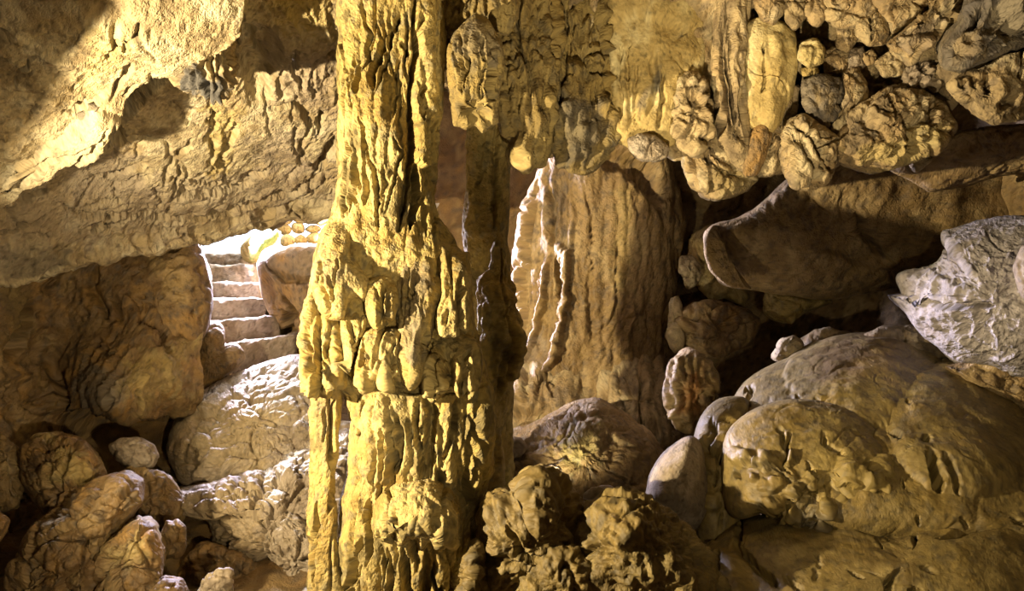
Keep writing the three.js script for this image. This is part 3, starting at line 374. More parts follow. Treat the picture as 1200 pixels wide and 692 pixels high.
bo('block-shaped ochre boulder with a flat broken top', { outline: [[22, 560], [26, 525], [42, 508], [72, 503], [98, 512], [122, 540], [126, 562], [112, 590], [70, 615], [45, 600]], d: 4.9, T: 0.4, tilt: [0, -0.003], amount: 0.75, color: 'brown', seed: 14, feats: [groove([[35, 525], [60, 520], [85, 515]], 5, 0.06), groove([[80, 520], [78, 550], [60, 590]], 4, 0.05)], stains: [stainOrLight([[60, 510], [120, 540], [110, 570], [70, 560]], 'yellow', 10, 0.6)] });
bo('long sloping brown boulder below the broken block', { outline: [[-5, 720], [10, 672], [38, 618], [72, 582], [112, 560], [150, 550], [170, 562], [170, 590], [150, 615], [130, 640], [120, 680], [110, 720]], d: 4.5, T: 0.45, tilt: [0, -0.002], amount: 0.75, color: 'brown', seed: 15 });
bo('knobbly ochre boulder at the foot of the sloping one', { outline: [[96, 680], [112, 645], [140, 618], [165, 603], [182, 615], [192, 640], [188, 680], [185, 720], [100, 720]], d: 4.3, T: 0.35, amount: 0.75, color: 'brown', seed: 16, stains: [stainOrLight([[120, 640], [170, 610], [185, 650], [150, 670]], 'yellow', 12, 0.5)] });
bo('small ochre stone between two large boulders', { outline: [[186, 628], [194, 608], [208, 606], [220, 615], [220, 634], [210, 650], [194, 650]], d: 4.6, T: 0.15, amount: 0.6, seed: 17 });
bo('low brown stone at the cave floor under the grey boulder', { outline: [[226, 700], [238, 676], [258, 666], [272, 670], [272, 700]], d: 4.1, T: 0.15, amount: 0.5, color: 'pale', seed: 18 });
bo('flat brown stone beside the low floor stone', { outline: [[150, 720], [170, 690], [190, 675], [212, 676], [224, 700], [220, 720]], d: 4.15, T: 0.2, amount: 0.6, seed: 19 });
bo('ochre boulder corner in a dark hollow at the left', { outline: [[-40, 640], [-30, 600], [0, 596], [14, 608], [10, 626], [0, 640], [-20, 650]], d: 4.0, T: 0.2, amount: 0.5, seed: 20 });
bo('dark boulder deep under the left wall', { outline: [[-60, 600], [-40, 520], [0, 505], [25, 520], [30, 560], [20, 600]], d: 5.0, T: 0.3, amount: 0.8, color: 'umber', seed: 21 });

// ---------------------------------------------------------------- the tall column
const col = thing('limestone_column', 'tall yellow fluted limestone column joining floor and ceiling', 'column', [P(475, 346, 4.1)[0], 0, -4.1]);
part(col, 'shaft', shaftGeo({ d: 4.2, k: 0.75, res: 1.5, seed: 30, relief: 'flow', amount: 0.3, color: 'yellow', warp: 2.2,
  rows: [[-230, 370, 560], [-60, 388, 530], [0, 393, 522], [60, 395, 520], [150, 397, 518], [230, 397, 514], [256, 392, 516], [275, 378, 530], [300, 370, 545], [350, 362, 553], [400, 360, 562], [440, 372, 570], [465, 405, 576, 0.1], [500, 412, 578, 0.12], [550, 410, 576, 0.1], [590, 402, 566, 0.06], [640, 398, 560, 0.06], [720, 395, 566], [900, 380, 590]],
  feats: [...slits(398, 510, -20, 200, 24, 75, 1.57, 0.1, 2.2, 0.045, 11), ...slits(408, 575, 465, 600, 20, 50, 1.57, 0.15, 2.4, 0.05, 12), ...slits(398, 560, 620, 700, 16, 45, 1.57, 0.2, 3, 0.08, 13), flutes(395, 515, -60, 262, 17, 0.035, 3), flutes(410, 575, 465, 600, 20, 0.07, 6), flutes(398, 560, 630, 900, 22, 0.08, 9),
    groove([[487, -20], [486, 60], [481, 100], [481, 190], [474, 230], [464, 270]], 4.5, 0.13), groove([[487, 192], [488, 235], [480, 268]], 6, 0.15), groove([[405, 165], [404, 255]], 3.5, 0.07), groove([[414, 165], [416, 200], [412, 250]], 3.5, 0.07), groove([[429, 180], [428, 240]], 3.5, 0.06), groove([[442, 205], [443, 268]], 3.5, 0.06), groove([[507, 60], [512, 130], [514, 260]], 6, 0.12), groove([[450, 40], [444, 62], [439, 90], [440, 105]], 4.5, 0.1), groove([[457, 36], [457, 60]], 4, 0.12), plate([[422, 80], [426, 78], [427, 98], [423, 110], [421, 98]], -0.12, 2.5), groove([[412, 78], [412, 96]], 3, 0.06), groove([[470, 18], [464, 30], [462, 40]], 4, 0.08), groove([[472, 50], [478, 66]], 3, 0.05), groove([[385, 5], [390, 35], [402, 55]], 7, 0.12),
    lobe(432, 130, 30, 60, 0.05), lobe(497, 80, 13, 90, 0.06), drip(497, 40, 192, 14, 0.07), lobe(455, 200, 22, 80, 0.05),
    groove([[498, 465], [508, 480], [502, 520], [505, 562]], 8, 0.16), groove([[492, 468], [486, 500], [494, 530], [495, 560]], 5, 0.08), groove([[535, 470], [528, 510], [520, 548]], 4, 0.08), groove([[548, 500], [546, 560], [550, 590]], 4, 0.06), groove([[428, 470], [424, 500], [426, 540], [424, 575]], 4.5, 0.09), groove([[465, 490], [472, 520], [468, 555]], 4, 0.06), lobe(445, 515, 22, 55, 0.07), lobe(500, 505, 10, 40, 0.05), lobe(560, 520, 16, 80, 0.05), groove([[434, 585], [430, 620], [432, 660]], 6, 0.12), groove([[470, 458], [520, 460], [565, 456]], 3, 0.05), groove([[474, 640], [478, 690], [476, 740]], 7, 0.1), groove([[500, 640], [498, 720]], 5, 0.08), groove([[456, 640], [460, 700]], 4, 0.05)] }), M.dry);
const lb = (name, outline, d, T, o = {}, mat = M.dry) => part(col, name, rockGeo({ outline, d, T, B: T, relief: 'flow', amount: 0.38, color: 'yellow', res: 1.7, e: 0.65, warp: 2.5, tilt: [0, -0.0028], ...o, feats: [...(o.feats ?? []), ...slits(...bb(outline, -8).filter((v, i) => i % 2 === 0), ...bb(outline, -8).filter((v, i) => i % 2), 5, 32, 1.57, 0.25, 2.2, 0.045, o.seed)] }), mat);
lb('knob', [[394, 260], [408, 260], [414, 275], [413, 290], [419, 305], [429, 322], [434, 340], [428, 352], [414, 350], [406, 362], [402, 374], [388, 374], [374, 364], [366, 342], [364, 318], [370, 300], [377, 280], [385, 266]], 3.98, 0.2, { seed: 131, amount: 0.25, feats: [groove([[378, 335], [384, 352], [387, 372]], 3, 0.04)], stains: [stainOrLight([[370, 310], [410, 312], [415, 335], [375, 330]], 'grey', 10, 0.5)] });
lb('drip_skirt', [[360, 345], [376, 348], [392, 362], [402, 380], [402, 405], [399, 428], [396, 452], [386, 464], [372, 468], [360, 462], [354, 440], [354, 400], [356, 365]], 4.0, 0.18, { seed: 32, feats: [flutes(352, 404, 340, 470, 15, 0.07, 12, 6), groove([[374, 385], [376, 430], [374, 465]], 4, 0.08), drip(366, 350, 460, 9, 0.04), drip(388, 360, 455, 9, 0.05)] });
lb('drip_lobe', [[400, 372], [410, 360], [424, 360], [431, 370], [428, 394], [420, 410], [416, 428], [410, 442], [404, 430], [400, 404]], 3.86, 0.12, { seed: 33 });
lb('drip_lobe', [[431, 332], [445, 322], [458, 324], [467, 342], [465, 364], [456, 380], [440, 386], [430, 372], [428, 350]], 3.82, 0.13, { seed: 34, feats: [groove([[446, 350], [444, 384]], 4, 0.04)] });
lb('drip_dome', [[420, 412], [430, 396], [446, 386], [462, 388], [474, 398], [480, 414], [476, 430], [470, 446], [464, 432], [460, 446], [450, 462], [443, 444], [437, 440], [432, 456], [424, 458], [417, 440]], 3.8, 0.17, { seed: 35, feats: [lobe(448, 404, 26, 20, 0.04), drip(428, 405, 450, 6, 0.03), drip(440, 405, 446, 5, 0.03), drip(452, 405, 456, 6, 0.03), drip(466, 405, 440, 5, 0.03)] });
lb('flow_panel', [[474, 272], [490, 266], [505, 277], [511, 300], [507, 318], [515, 326], [517, 350], [509, 380], [501, 405], [494, 440], [482, 458], [470, 442], [466, 400], [465, 340], [467, 300]], 3.92, 0.17, { seed: 36, feats: [rough(null, 0, 'drips', 0.02, 12)], stains: [stainOrLight([[470, 285], [500, 290], [500, 430], [472, 430]], 'grey', 12, 0.6)] });
lb('flow_panel', [[511, 277], [526, 284], [541, 293], [551, 296], [554, 320], [551, 352], [548, 388], [530, 395], [514, 392], [510, 370], [515, 345], [510, 312]], 3.94, 0.16, { seed: 37, feats: [groove([[540, 320], [536, 350], [542, 390]], 4, 0.05), groove([[524, 320], [522, 345]], 3, 0.03)] });
lb('drip_dome', [[499, 406], [514, 393], [534, 388], [552, 394], [563, 412], [564, 440], [557, 458], [541, 457], [528, 459], [517, 457], [511, 470], [500, 466], [493, 446], [493, 422]], 3.92, 0.2, { seed: 38, feats: [drip(505, 410, 462, 8, 0.035), drip(520, 415, 456, 6, 0.04), drip(534, 420, 456, 6, 0.04), drip(548, 415, 455, 8, 0.04), groove([[513, 420], [511, 455]], 3, 0.05), groove([[527, 425], [526, 456]], 3, 0.05), groove([[541, 430], [540, 455]], 3, 0.05)] });
lb('drip_pendant', [[514, 484], [522, 478], [530, 484], [533, 500], [531, 522], [524, 540], [517, 545], [509, 524], [508, 500]], 3.98, 0.13, { seed: 39, feats: [groove([[520, 490], [519, 538]], 3, 0.05)] });
lb('base_dome', [[438, 590], [452, 572], [475, 562], [500, 559], [520, 566], [533, 578], [541, 600], [538, 638], [531, 642], [526, 628], [518, 644], [506, 632], [494, 644], [484, 632], [468, 640], [455, 626], [446, 636], [437, 612]], 3.84, 0.28, { seed: 40, amount: 0.28, e: 1, warp: 2, tilt: [0, -0.0015], feats: [groove([[500, 580], [512, 595], [508, 625]], 4, 0.04), plate([[452, 608], [460, 606], [460, 626], [453, 628]], -0.05, 3), drip(500, 590, 632, 8, 0.025), drip(517, 588, 640, 8, 0.025), drip(531, 592, 640, 7, 0.025), drip(446, 600, 632, 6, 0.02), drip(484, 600, 630, 8, 0.02)] });
part(col, 'side_leg', shaftGeo({ d: 4.05, k: 0.9, res: 1.7, seed: 41, relief: 'flow', amount: 0.35, color: 'yellow', rows: [[430, 362, 400], [455, 360, 402], [480, 359, 400], [510, 362, 399], [545, 362, 396], [575, 362, 394], [610, 360, 394], [650, 361, 398], [700, 358, 402], [900, 345, 415]], feats: [groove([[393, 470], [389, 520], [392, 560], [386, 600]], 6, 0.08), groove([[372, 590], [366, 630], [364, 690]], 4, 0.06), groove([[381, 480], [378, 520]], 3, 0.03), rough([[380, 640], [410, 640], [410, 800], [380, 800]], 8, 'nodule' in NOISE ? 'nodule' : 'popcorn', 0.03, 14)], stains: [stainOrLight([[360, 460], [390, 460], [385, 530], [362, 530]], 'grey', 10, 0.4)] }), M.dry, 'slender leg standing free of the shaft');
part(col, 'rear_shaft', shaftGeo({ d: 5.0, k: 0.8, res: 2, seed: 42, relief: 'flow', amount: 0.3, color: 'yellow', rows: [[-60, 545, 610], [60, 545, 606], [140, 546, 600], [200, 546, 598], [275, 544, 596], [300, 548, 600], [380, 552, 600], [900, 540, 606]], feats: [drip(562, 140, 276, 14, 0.05), groove([[582, 140], [580, 270]], 4, 0.05), groove([[570, 150], [562, 220]], 3, 0.04)] }), M.dry);
part(col, 'stalagmite', shaftGeo({ d: 4.5, k: 0.9, res: 2, seed: 43, relief: 'flow', amount: 0.6, color: 'yellow', rows: [[284, 578, 588], [292, 574, 594], [315, 574, 596], [325, 566, 598], [340, 560, 602], [380, 558, 603], [430, 556, 600], [480, 552, 592], [540, 552, 584], [620, 548, 580], [900, 530, 600]], feats: [rough([[555, 320], [610, 320], [610, 420], [555, 420]], 10, 'popcorn', 0.035, 14), drip(572, 375, 500, 8, 0.06), drip(586, 370, 440, 7, 0.05), drip(601, 370, 445, 7, 0.05), lobe(584, 348, 16, 16, 0.04), groove([[590, 400], [585, 460]], 4, 0.06), flutes(555, 585, 470, 620, 14, 0.05, 17)] }), M.dry, 'knobbly drip-covered stalagmite grown against the column');
solid('stalactite', rockGeo({ outline: [[556, 18], [572, 24], [584, 42], [589, 70], [586, 100], [583, 128], [584, 143], [575, 148], [566, 156], [556, 148], [546, 154], [537, 150], [530, 148], [527, 130], [524, 92], [524, 62], [533, 38]], d: 3.95, T: 0.2, relief: 'flow', amount: 0.4, color: 'olive', res: 1.7, seed: 45, feats: [...slits(530, 582, 40, 110, 12, 40, 1.57, 0.12, 2, 0.04, 14), flutes(522, 590, 40, 130, 10, 0.05, 21, 6), plate([[536, 122], [560, 118], [575, 124], [570, 140], [545, 142]], -0.08, 4), groove([[574, 70], [575, 125]], 4, 0.06)], stains: [stainOrLight([[528, 40], [560, 25], [585, 50], [575, 70], [535, 65]], 'grey', 8, 0.5)] }), M.dry, 'rounded fluted stalactite hanging beside the tall column', 'stalactite');

// ---------------------------------------------------------------- ceiling on the right
structure('ceiling_003', faceGeo({ span: [490, 1420], res: 2.2, seed: 50, top: [[500, -220], [1420, -220]], bottom: [[490, 70], [545, 80], [590, 135], [640, 165], [700, 165], [730, 145], [770, 160], [810, 178], [850, 188], [900, 178], [950, 160], [1000, 160], [1050, 150], [1100, 120], [1140, 80], [1420, 60]], jag: 5, lip: { R: 0.12, back: 2.4, up: 0.95 },
  depth: [[500, -220, 3.6], [850, -220, 3.4], [1420, -220, 2.6], [500, 0, 4.5], [700, 0, 4.42], [900, 0, 4.34], [1100, 0, 4.1], [1420, 0, 3.2], [600, 160, 4.75], [750, 160, 4.6], [900, 170, 4.55], [1050, 150, 4.42], [1200, 90, 3.8], [1420, 60, 3.4]], relief: 'wall', amount: 0.6, color: 'tan', feats: [rough([[560, -100], [720, -100], [720, 200], [560, 200]], 15, 'drips', 0.06, 7), rough([[880, -100], [1300, -100], [1300, 200], [880, 200]], 20, 'blocks', 0.09, 5)] }), M.dry, 'rough tan ceiling rock crowded with hanging lumps');
const hang = (label, outline, d, T, color, o = {}, mat = M.dry) => {
  const b = bb(outline, 0), cx = (b[0] + b[2]) / 2, cy = (b[1] + b[3]) / 2, size = Math.hypot(b[2] - b[0], b[3] - b[1]), grow = 1 + 12 / size;
  return rock('hanging_rock', label, 'rock', mat, { outline: outline.map(([x, y]) => [cx + (x - cx) * grow, cy + (y - cy) * grow]), d, T, B: T + 0.15, relief: 'block', amount: Math.min(0.75, Math.max(0.2, size / 170)), color, e: 0.32, angular: true, res: size < 60 ? 1.7 : 2.2, ...o });
};
hang('fluted ceiling rock above the round stalactite', [[505, -60], [604, -60], [606, 16], [592, 40], [574, 30], [556, 26], [536, 38], [516, 24], [506, 0]], 4.25, 0.16, 'olive', { seed: 49, relief: 'flow', feats: [flutes(505, 606, -40, 40, 10, 0.05, 19, 5)] });
hang('dark drip-ribbed curtain rock beside the round stalactite', [[582, -60], [650, -60], [656, 60], [652, 120], [641, 184], [626, 192], [612, 197], [606, 182], [603, 162], [588, 152], [580, 100], [580, 40]], 4.55, 0.25, 'olive', { seed: 51, relief: 'flow', feats: [flutes(588, 656, -60, 200, 13, 0.07, 25), rough(null, 0, 'cells', 0.05, 9), lobe(613, 175, 11, 22, 0.08)], stains: [stainOrLight([[606, 160], [622, 160], [620, 195], [606, 195]], 'cream', 5, 0.7)] });  // cream patch paints the nub as lit
hang('dark ragged curtain rock left of the cream slab', [[644, -60], [715, -60], [715, 60], [719, 120], [723, 158], [712, 168], [701, 190], [686, 202], [668, 196], [655, 188], [645, 160], [646, 100]], 4.65, 0.25, 'olive', { seed: 52, relief: 'flow', feats: [flutes(644, 722, -60, 200, 14, 0.07, 27), rough(null, 0, 'cells', 0.06, 8)], stains: [stainOrLight([[650, 110], [715, 110], [700, 200], [655, 190]], 'soot', 12, 0.6)] });  // dark grey patch over the lower curtain
hang('broad cream slab with thin vertical cracks', [[716, -80], [800, -80], [818, -20], [824, 30], [827, 60], [818, 95], [803, 130], [792, 166], [776, 172], [752, 176], [736, 166], [724, 162], [718, 110], [713, 50]], 4.58, 0.18, 'cream', { seed: 53, e: 0.35, relief: 'smooth', amount: 0.7, res: 2, feats: [groove([[727, 50], [725, 90], [728, 150]], 2.6, 0.035), groove([[737, 48], [736, 120], [740, 150]], 2.6, 0.035), groove([[746, 70], [744, 125], [746, 150]], 2.6, 0.035), groove([[778, 82], [777, 115], [772, 150]], 3.5, 0.06), plate([[716, 30], [740, 18], [790, 26], [805, 36], [822, 30], [822, -90], [716, -90]], 0.05, 7), groove([[764, 60], [768, 100], [760, 135]], 6, 0.03), rough([[795, 40], [828, 40], [815, 120], [790, 110]], 6, 'popcorn', 0.02, 18)], stains: [stainOrLight([[768, 76], [776, 80], [776, 104], [768, 104]], 'soot', 4, 0.8), stainOrLight([[785, 35], [800, 36], [798, 48], [786, 45]], 'soot', 4, 0.8), stainOrLight([[750, 105], [760, 100], [752, 135], [747, 130]], 'grey', 4, 0.7)] }, M.fine);
hang('ragged grey lump under the cream slab', [[740, 164], [752, 158], [768, 160], [781, 172], [779, 183], [766, 188], [750, 184], [741, 175]], 4.45, 0.12, 'pale', { seed: 54 });
hang('knobbly crackled lump right of the cream slab', [[797, 96], [815, 88], [829, 98], [834, 130], [832, 160], [820, 178], [800, 172], [790, 150]], 4.5, 0.2, 'tan', { seed: 55, feats: [groove([[806, 100], [812, 130], [806, 165]], 3, 0.04), rough(null, 0, 'cells', 0.04, 13)] });
hang('brown crackled lump hanging lowest over the drapery column', [[800, 172], [825, 164], [842, 175], [872, 196], [886, 208], [872, 222], [846, 230], [826, 228], [812, 216], [803, 196]], 4.75, 0.25, 'tan', { seed: 56, feats: [groove([[828, 170], [833, 200], [836, 226]], 3, 0.05)], stains: [stainOrLight([[840, 195], [890, 200], [870, 230], [835, 228]], 'olive', 8, 0.7)] });
hang('narrow ribbed rock strip left of the bright slab', [[834, 20], [848, -40], [876, -40], [880, 60], [876, 120], [875, 160], [878, 196], [862, 192], [850, 170], [843, 130], [836, 90]], 4.5, 0.22, 'tan', { seed: 57, relief: 'flow', feats: [flutes(832, 880, 30, 190, 10, 0.06, 31, 5), groove([[852, 60], [858, 110], [868, 180]], 3, 0.08), groove([[845, 70], [852, 130], [866, 186]], 3, 0.08)] });
hang('bright cream slab with a pointed foot', [[873, 34], [890, 24], [915, 30], [931, 42], [933, 80], [928, 112], [914, 142], [901, 156], [888, 150], [879, 145], [876, 100], [873, 62]], 4.42, 0.15, 'cream', { seed: 58, e: 0.35, relief: 'smooth', amount: 0.8, feats: [ridge([[908, 36], [911, 70], [900, 100]], 9, 0.03), groove([[897, 70], [898, 100], [894, 108]], 3, 0.04), groove([[890, 52], [893, 60]], 3, 0.05)] }, M.fine);
hang('brown tongue below the bright cream slab', [[882, 152], [894, 146], [903, 158], [897, 182], [889, 200], [874, 201], [873, 184]], 4.42, 0.14, 'brown', { seed: 59, relief: 'flow' });
hang('pitted tan rib between cream slab and round lump', [[901, 160], [916, 128], [928, 100], [938, 108], [932, 140], [920, 178], [908, 201], [896, 202], [891, 194]], 4.45, 0.14, 'tan', { seed: 60 });
hang('round knob at the ceiling above the bright slab', [[887, -30], [914, -30], [918, 12], [906, 27], [894, 22], [886, 6]], 4.3, 0.16, 'tan', { seed: 61 });
hang('square knob beside the round ceiling knob', [[918, -30], [941, -30], [943, 16], [931, 31], [921, 20]], 4.3, 0.14, 'tan', { seed: 62 });
hang('wrinkled knob third along the ceiling edge', [[943, -30], [966, -30], [969, 12], [958, 27], [946, 18]], 4.3, 0.14, 'tan', { seed: 63 });
hang('bright ochre pebble-shaped knob in a dark hollow', [[941, 54], [954, 48], [963, 58], [962, 71], [949, 77], [938, 68]], 4.3, 0.12, 'cream', { seed: 64, amount: 0.4 });
hang('thin pale chip under the ochre knob', [[941, 81], [954, 80], [956, 85], [944, 88]], 4.35, 0.05, 'cream', { seed: 65, amount: 0.2 });
hang('rounded coral-textured lump hanging at the low edge', [[920, 156], [930, 140], [944, 136], [962, 148], [981, 164], [979, 190], [968, 210], [950, 219], [930, 218], [921, 200], [917, 178]], 4.3, 0.24, 'tan', { seed: 66, amount: 0.8 });
hang('grey slab lump over the coral-textured one', [[943, 98], [964, 90], [985, 93], [989, 112], [979, 136], [966, 150], [952, 136], [943, 118]], 4.35, 0.16, 'grey', { seed: 67 });
hang('tan wedge lump beside the grey slab lump', [[986, 88], [1004, 82], [1016, 100], [1012, 130], [996, 151], [976, 150], [981, 132], [990, 112]], 4.35, 0.16, 'tan', { seed: 68 });
hang('large conglomerate lump with lamplight painted yellow on its underside', [[978, 172], [988, 150], [1010, 122], [1042, 100], [1080, 106], [1106, 128], [1119, 150], [1100, 171], [1070, 186], [1042, 196], [1025, 200], [1004, 196], [985, 187]], 4.35, 0.28, 'tan', { seed: 69, feats: [rough(null, 0, 'leaf', 0.02, 10), groove([[1093, 120], [1094, 150]], 3, 0.06), groove([[1040, 105], [1050, 130], [1046, 150]], 3, 0.06)], stains: [stainOrLight([[990, 175], [1110, 150], [1070, 190], [1020, 202]], 'yellow', 10, 0.7), stainOrLight([[985, 130], [1020, 130], [1030, 160], [990, 170]], 'soot', 10, 0.4)] });  // yellow underside puts light from below into the colour
hang('broad tan block at the ceiling over the dark gap', [[968, -40], [1020, -40], [1026, 6], [1010, 27], [985, 31], [968, 20]], 4.3, 0.2, 'tan', { seed: 70 });
hang('deeply cleft knob under the broad ceiling block', [[1005, 24], [1022, 13], [1038, 20], [1042, 36], [1034, 50], [1018, 51], [1006, 40]], 4.25, 0.14, 'tan', { seed: 71, feats: [groove([[1020, 16], [1022, 48]], 3, 0.06)] });
hang('small wedge knob beside the deeply cleft knob', [[984, 36], [1000, 32], [1003, 45], [994, 58], [983, 53]], 4.35, 0.1, 'tan', { seed: 72 });
hang('square knob in the dark hollow', [[966, 62], [980, 56], [996, 60], [998, 76], [986, 88], [968, 86]], 4.45, 0.1, 'tan', { seed: 73 });
hang('small knob next to the square knob', [[997, 60], [1011, 57], [1013, 76], [1003, 85], [996, 78]], 4.42, 0.1, 'pale', { seed: 74 });
hang('tan knob at the right of the dark hollow', [[1028, 74], [1044, 62], [1059, 70], [1054, 86], [1036, 88]], 4.35, 0.12, 'tan', { seed: 75 });
hang('small tan chip beside the dark hollow', [[1014, 64], [1022, 60], [1026, 68], [1019, 74]], 4.35, 0.06, 'tan', { seed: 76, amount: 0.3 });
hang('folded tan rock wedge at the ceiling', [[1041, 44], [1064, 30], [1088, 8], [1096, -50], [1140, -50], [1130, 20], [1108, 46], [1082, 58], [1072, 74], [1046, 60]], 4.1, 0.2, 'tan', { seed: 77, feats: [rough(null, 0, 'leaf', 0.04, 8)], stains: [stainOrLight([[1050, 40], [1110, 20], [1100, 50], [1060, 60]], 'pale', 8, 0.6)] });
hang('thick tan ceiling rock above the folded wedge', [[1026, -60], [1090, -60], [1086, 2], [1066, 24], [1046, 38], [1038, 16], [1026, 2]], 4.2, 0.2, 'tan', { seed: 78 });
hang('large grey layered rock at the ceiling corner', [[1106, 52], [1130, 22], [1150, -60], [1300, -60], [1300, 30], [1205, 55], [1165, 66], [1132, 80], [1110, 74]], 3.75, 0.25, 'grey', { seed: 79, relief: 'boulder', feats: [rough(null, 0, 'leaf', 0.05, 6), groove([[1150, 5], [1140, 25], [1128, 36]], 4, 0.06)], stains: [stainOrLight([[1110, 50], [1150, 30], [1150, 60], [1115, 70]], 'tan', 8, 0.6)] });
hang('tan rectangular block below the grey corner rock', [[1113, 100], [1135, 88], [1180, 70], [1300, 50], [1300, 136], [1205, 141], [1168, 146], [1148, 137], [1126, 118]], 3.8, 0.25, 'tan', { seed: 80, relief: 'boulder', feats: [groove([[1157, 82], [1160, 112]], 3.5, 0.08), groove([[1138, 88], [1142, 104]], 3, 0.05), groove([[1128, 95], [1130, 106]], 3, 0.05), groove([[1196, 66], [1198, 90]], 3, 0.05)] });
hang('small ragged rocks under the folded wedge', [[1060, 82], [1078, 72], [1100, 66], [1108, 84], [1104, 100], [1082, 104], [1064, 100]], 4.3, 0.12, 'pale', { seed: 81, feats: [rough(null, 0, 'cells', 0.06, 14)] });

// ---------------------------------------------------------------- right-hand recess
const dk = (label, outline, d, T, color, o = {}, mat = M.damp) => rock('cave_rock', label, 'rock', mat, { outline, d, T, relief: 'block', amount: 0.55, color, e: 0.45, angular: true, ...o });
structure('wall_right_001', faceGeo({ span: [770, 1420], res: 3.2, seed: 90, top: [[770, 130], [1420, 60]], bottom: [[770, 470], [1420, 455]], depth: [[770, 130, 7.2], [770, 500, 7.6], [900, 250, 7.3], [1000, 220, 7.3], [1000, 400, 7.5], [1200, 160, 5.4], [1200, 300, 5.8], [1200, 520, 5.4], [1420, 100, 4.2], [1420, 500, 4.2]], relief: 'wall', amount: 0.7, color: 'umber', feats: [groove([[1010, 240], [1020, 280], [1050, 310], [1055, 330]], 7, 0.12), groove([[960, 290], [1000, 310], [1040, 320]], 5, 0.06)] }), M.damp, 'dark brown rock at the back of the right-hand recess');
dk('dark smooth overhang with a daylit left edge', [[846, 332], [832, 308], [826, 278], [838, 264], [868, 254], [895, 234], [930, 204], [1000, 180], [1110, 178], [1230, 195], [1290, 260], [1200, 305], [1100, 322], [1056, 334], [1012, 346], [960, 352], [900, 344]], 6.1, 0.4, 'umber', { seed: 91, center: [990, 275], tilt: [0.001, 0.003], relief: 'smooth', angular: false, e: 0.75, amount: 1.3, B: 0.3, feats: [groove([[1005, 250], [1018, 280], [1045, 305]], 6, 0.09), groove([[955, 288], [990, 300], [1020, 318]], 4, 0.05)] });
dk('added thin rock flake that makes a daylit rim at the left edge of the dark overhang', [[825, 276], [834, 263], [846, 264], [840, 286], [844, 308], [858, 324], [884, 336], [874, 342], [850, 334], [832, 318], [826, 298]], 5.72, 0.1, 'umber', { seed: 106, amount: 0.4, relief: 'wall' }, M.dry);  // flake added so the overhang shows a bright rim
dk('grey brown slab under the tan rectangular block', [[1036, 198], [1090, 172], [1130, 150], [1210, 142], [1320, 150], [1300, 188], [1180, 206], [1120, 222], [1090, 226], [1070, 214]], 4.9, 0.2, 'umber', { seed: 92, amount: 0.4, tilt: [0, 0.006] });
dk('pointed pale rock tip catching daylight under the conglomerate lump', [[1064, 190], [1076, 180], [1090, 178], [1094, 188], [1082, 196], [1072, 202]], 4.75, 0.08, 'tan', { seed: 93, amount: 0.5 }, M.dry);
dk('jagged pale rock lit lilac by daylight', [[1040, 346], [1056, 345], [1050, 326], [1060, 317], [1090, 312], [1108, 292], [1104, 272], [1118, 267], [1150, 255], [1200, 250], [1300, 262], [1300, 430], [1200, 442], [1150, 434], [1120, 424], [1098, 404], [1076, 386], [1060, 365]], 4.9, 0.45, 'ash', { seed: 94, relief: 'boulder', angular: false, center: [1165, 350], amount: 0.5, e: 1, tilt: [-0.003, 0], res: 1.8, feats: [groove([[1060, 346], [1100, 358], [1150, 360], [1165, 358]], 5, 0.09), rough([[1050, 300], [1200, 280], [1200, 430], [1080, 400]], 12, 'ridged', 0.025, 9), groove([[1108, 288], [1122, 302]], 3, 0.05)] }, M.dry);
dk('smooth rounded rock beside the jagged pale one', [[1186, 312], [1198, 286], [1240, 280], [1260, 330], [1230, 360], [1198, 350]], 4.3, 0.2, 'pale', { seed: 95, amount: 0.3 });
dk('dark ledge rock below the jagged pale one', [[1100, 428], [1150, 418], [1300, 420], [1320, 520], [1210, 500], [1160, 465]], 5.0, 0.3, 'umber', { seed: 96 });
dk('yellow crumbly rock under the dark overhang', [[893, 350], [898, 338], [930, 335], [962, 345], [978, 352], [946, 366], [924, 379], [906, 376], [894, 366]], 6.7, 0.35, 'yellow', { seed: 97, relief: 'nodule', amount: 0.9 });
dk('cream wall rock beside the daylit edge', [[808, 276], [828, 262], [860, 258], [862, 290], [852, 330], [880, 342], [874, 362], [850, 350], [834, 352], [816, 338], [806, 305]], 6.9, 0.3, 'cream', { seed: 98, amount: 0.7 });
dk('tan pointed rock against the drapery column', [[795, 300], [812, 296], [824, 312], [818, 334], [806, 340], [797, 322]], 6.7, 0.2, 'tan', { seed: 99 });
dk('dark brown blocky rock at the right foot of the drapery column', [[788, 366], [828, 350], [868, 358], [894, 374], [882, 402], [850, 418], [815, 418], [792, 400]], 6.6, 0.35, 'brown', { seed: 100, amount: 0.8 });
dk('narrow tan rock standing at the drapery column', [[783, 350], [796, 345], [805, 380], [802, 414], [786, 414]], 6.5, 0.15, 'tan', { seed: 101 });
dk('rough tan stone behind the flowstone crest', [[904, 420], [914, 400], [930, 392], [942, 402], [938, 422], [920, 430]], 5.6, 0.15, 'tan', { seed: 102, relief: 'nodule' });
dk('long low brown rock behind the flowstone crest', [[932, 400], [960, 385], [1002, 390], [1004, 406], [960, 424], [934, 424]], 5.9, 0.2, 'tan', { seed: 103, relief: 'nodule' });
dk('rough brown rock between flowstone and jagged rock', [[1002, 396], [1040, 380], [1092, 384], [1120, 410], [1110, 430], [1050, 426], [1016, 412]], 5.6, 0.25, 'tan', { seed: 104, relief: 'nodule' });
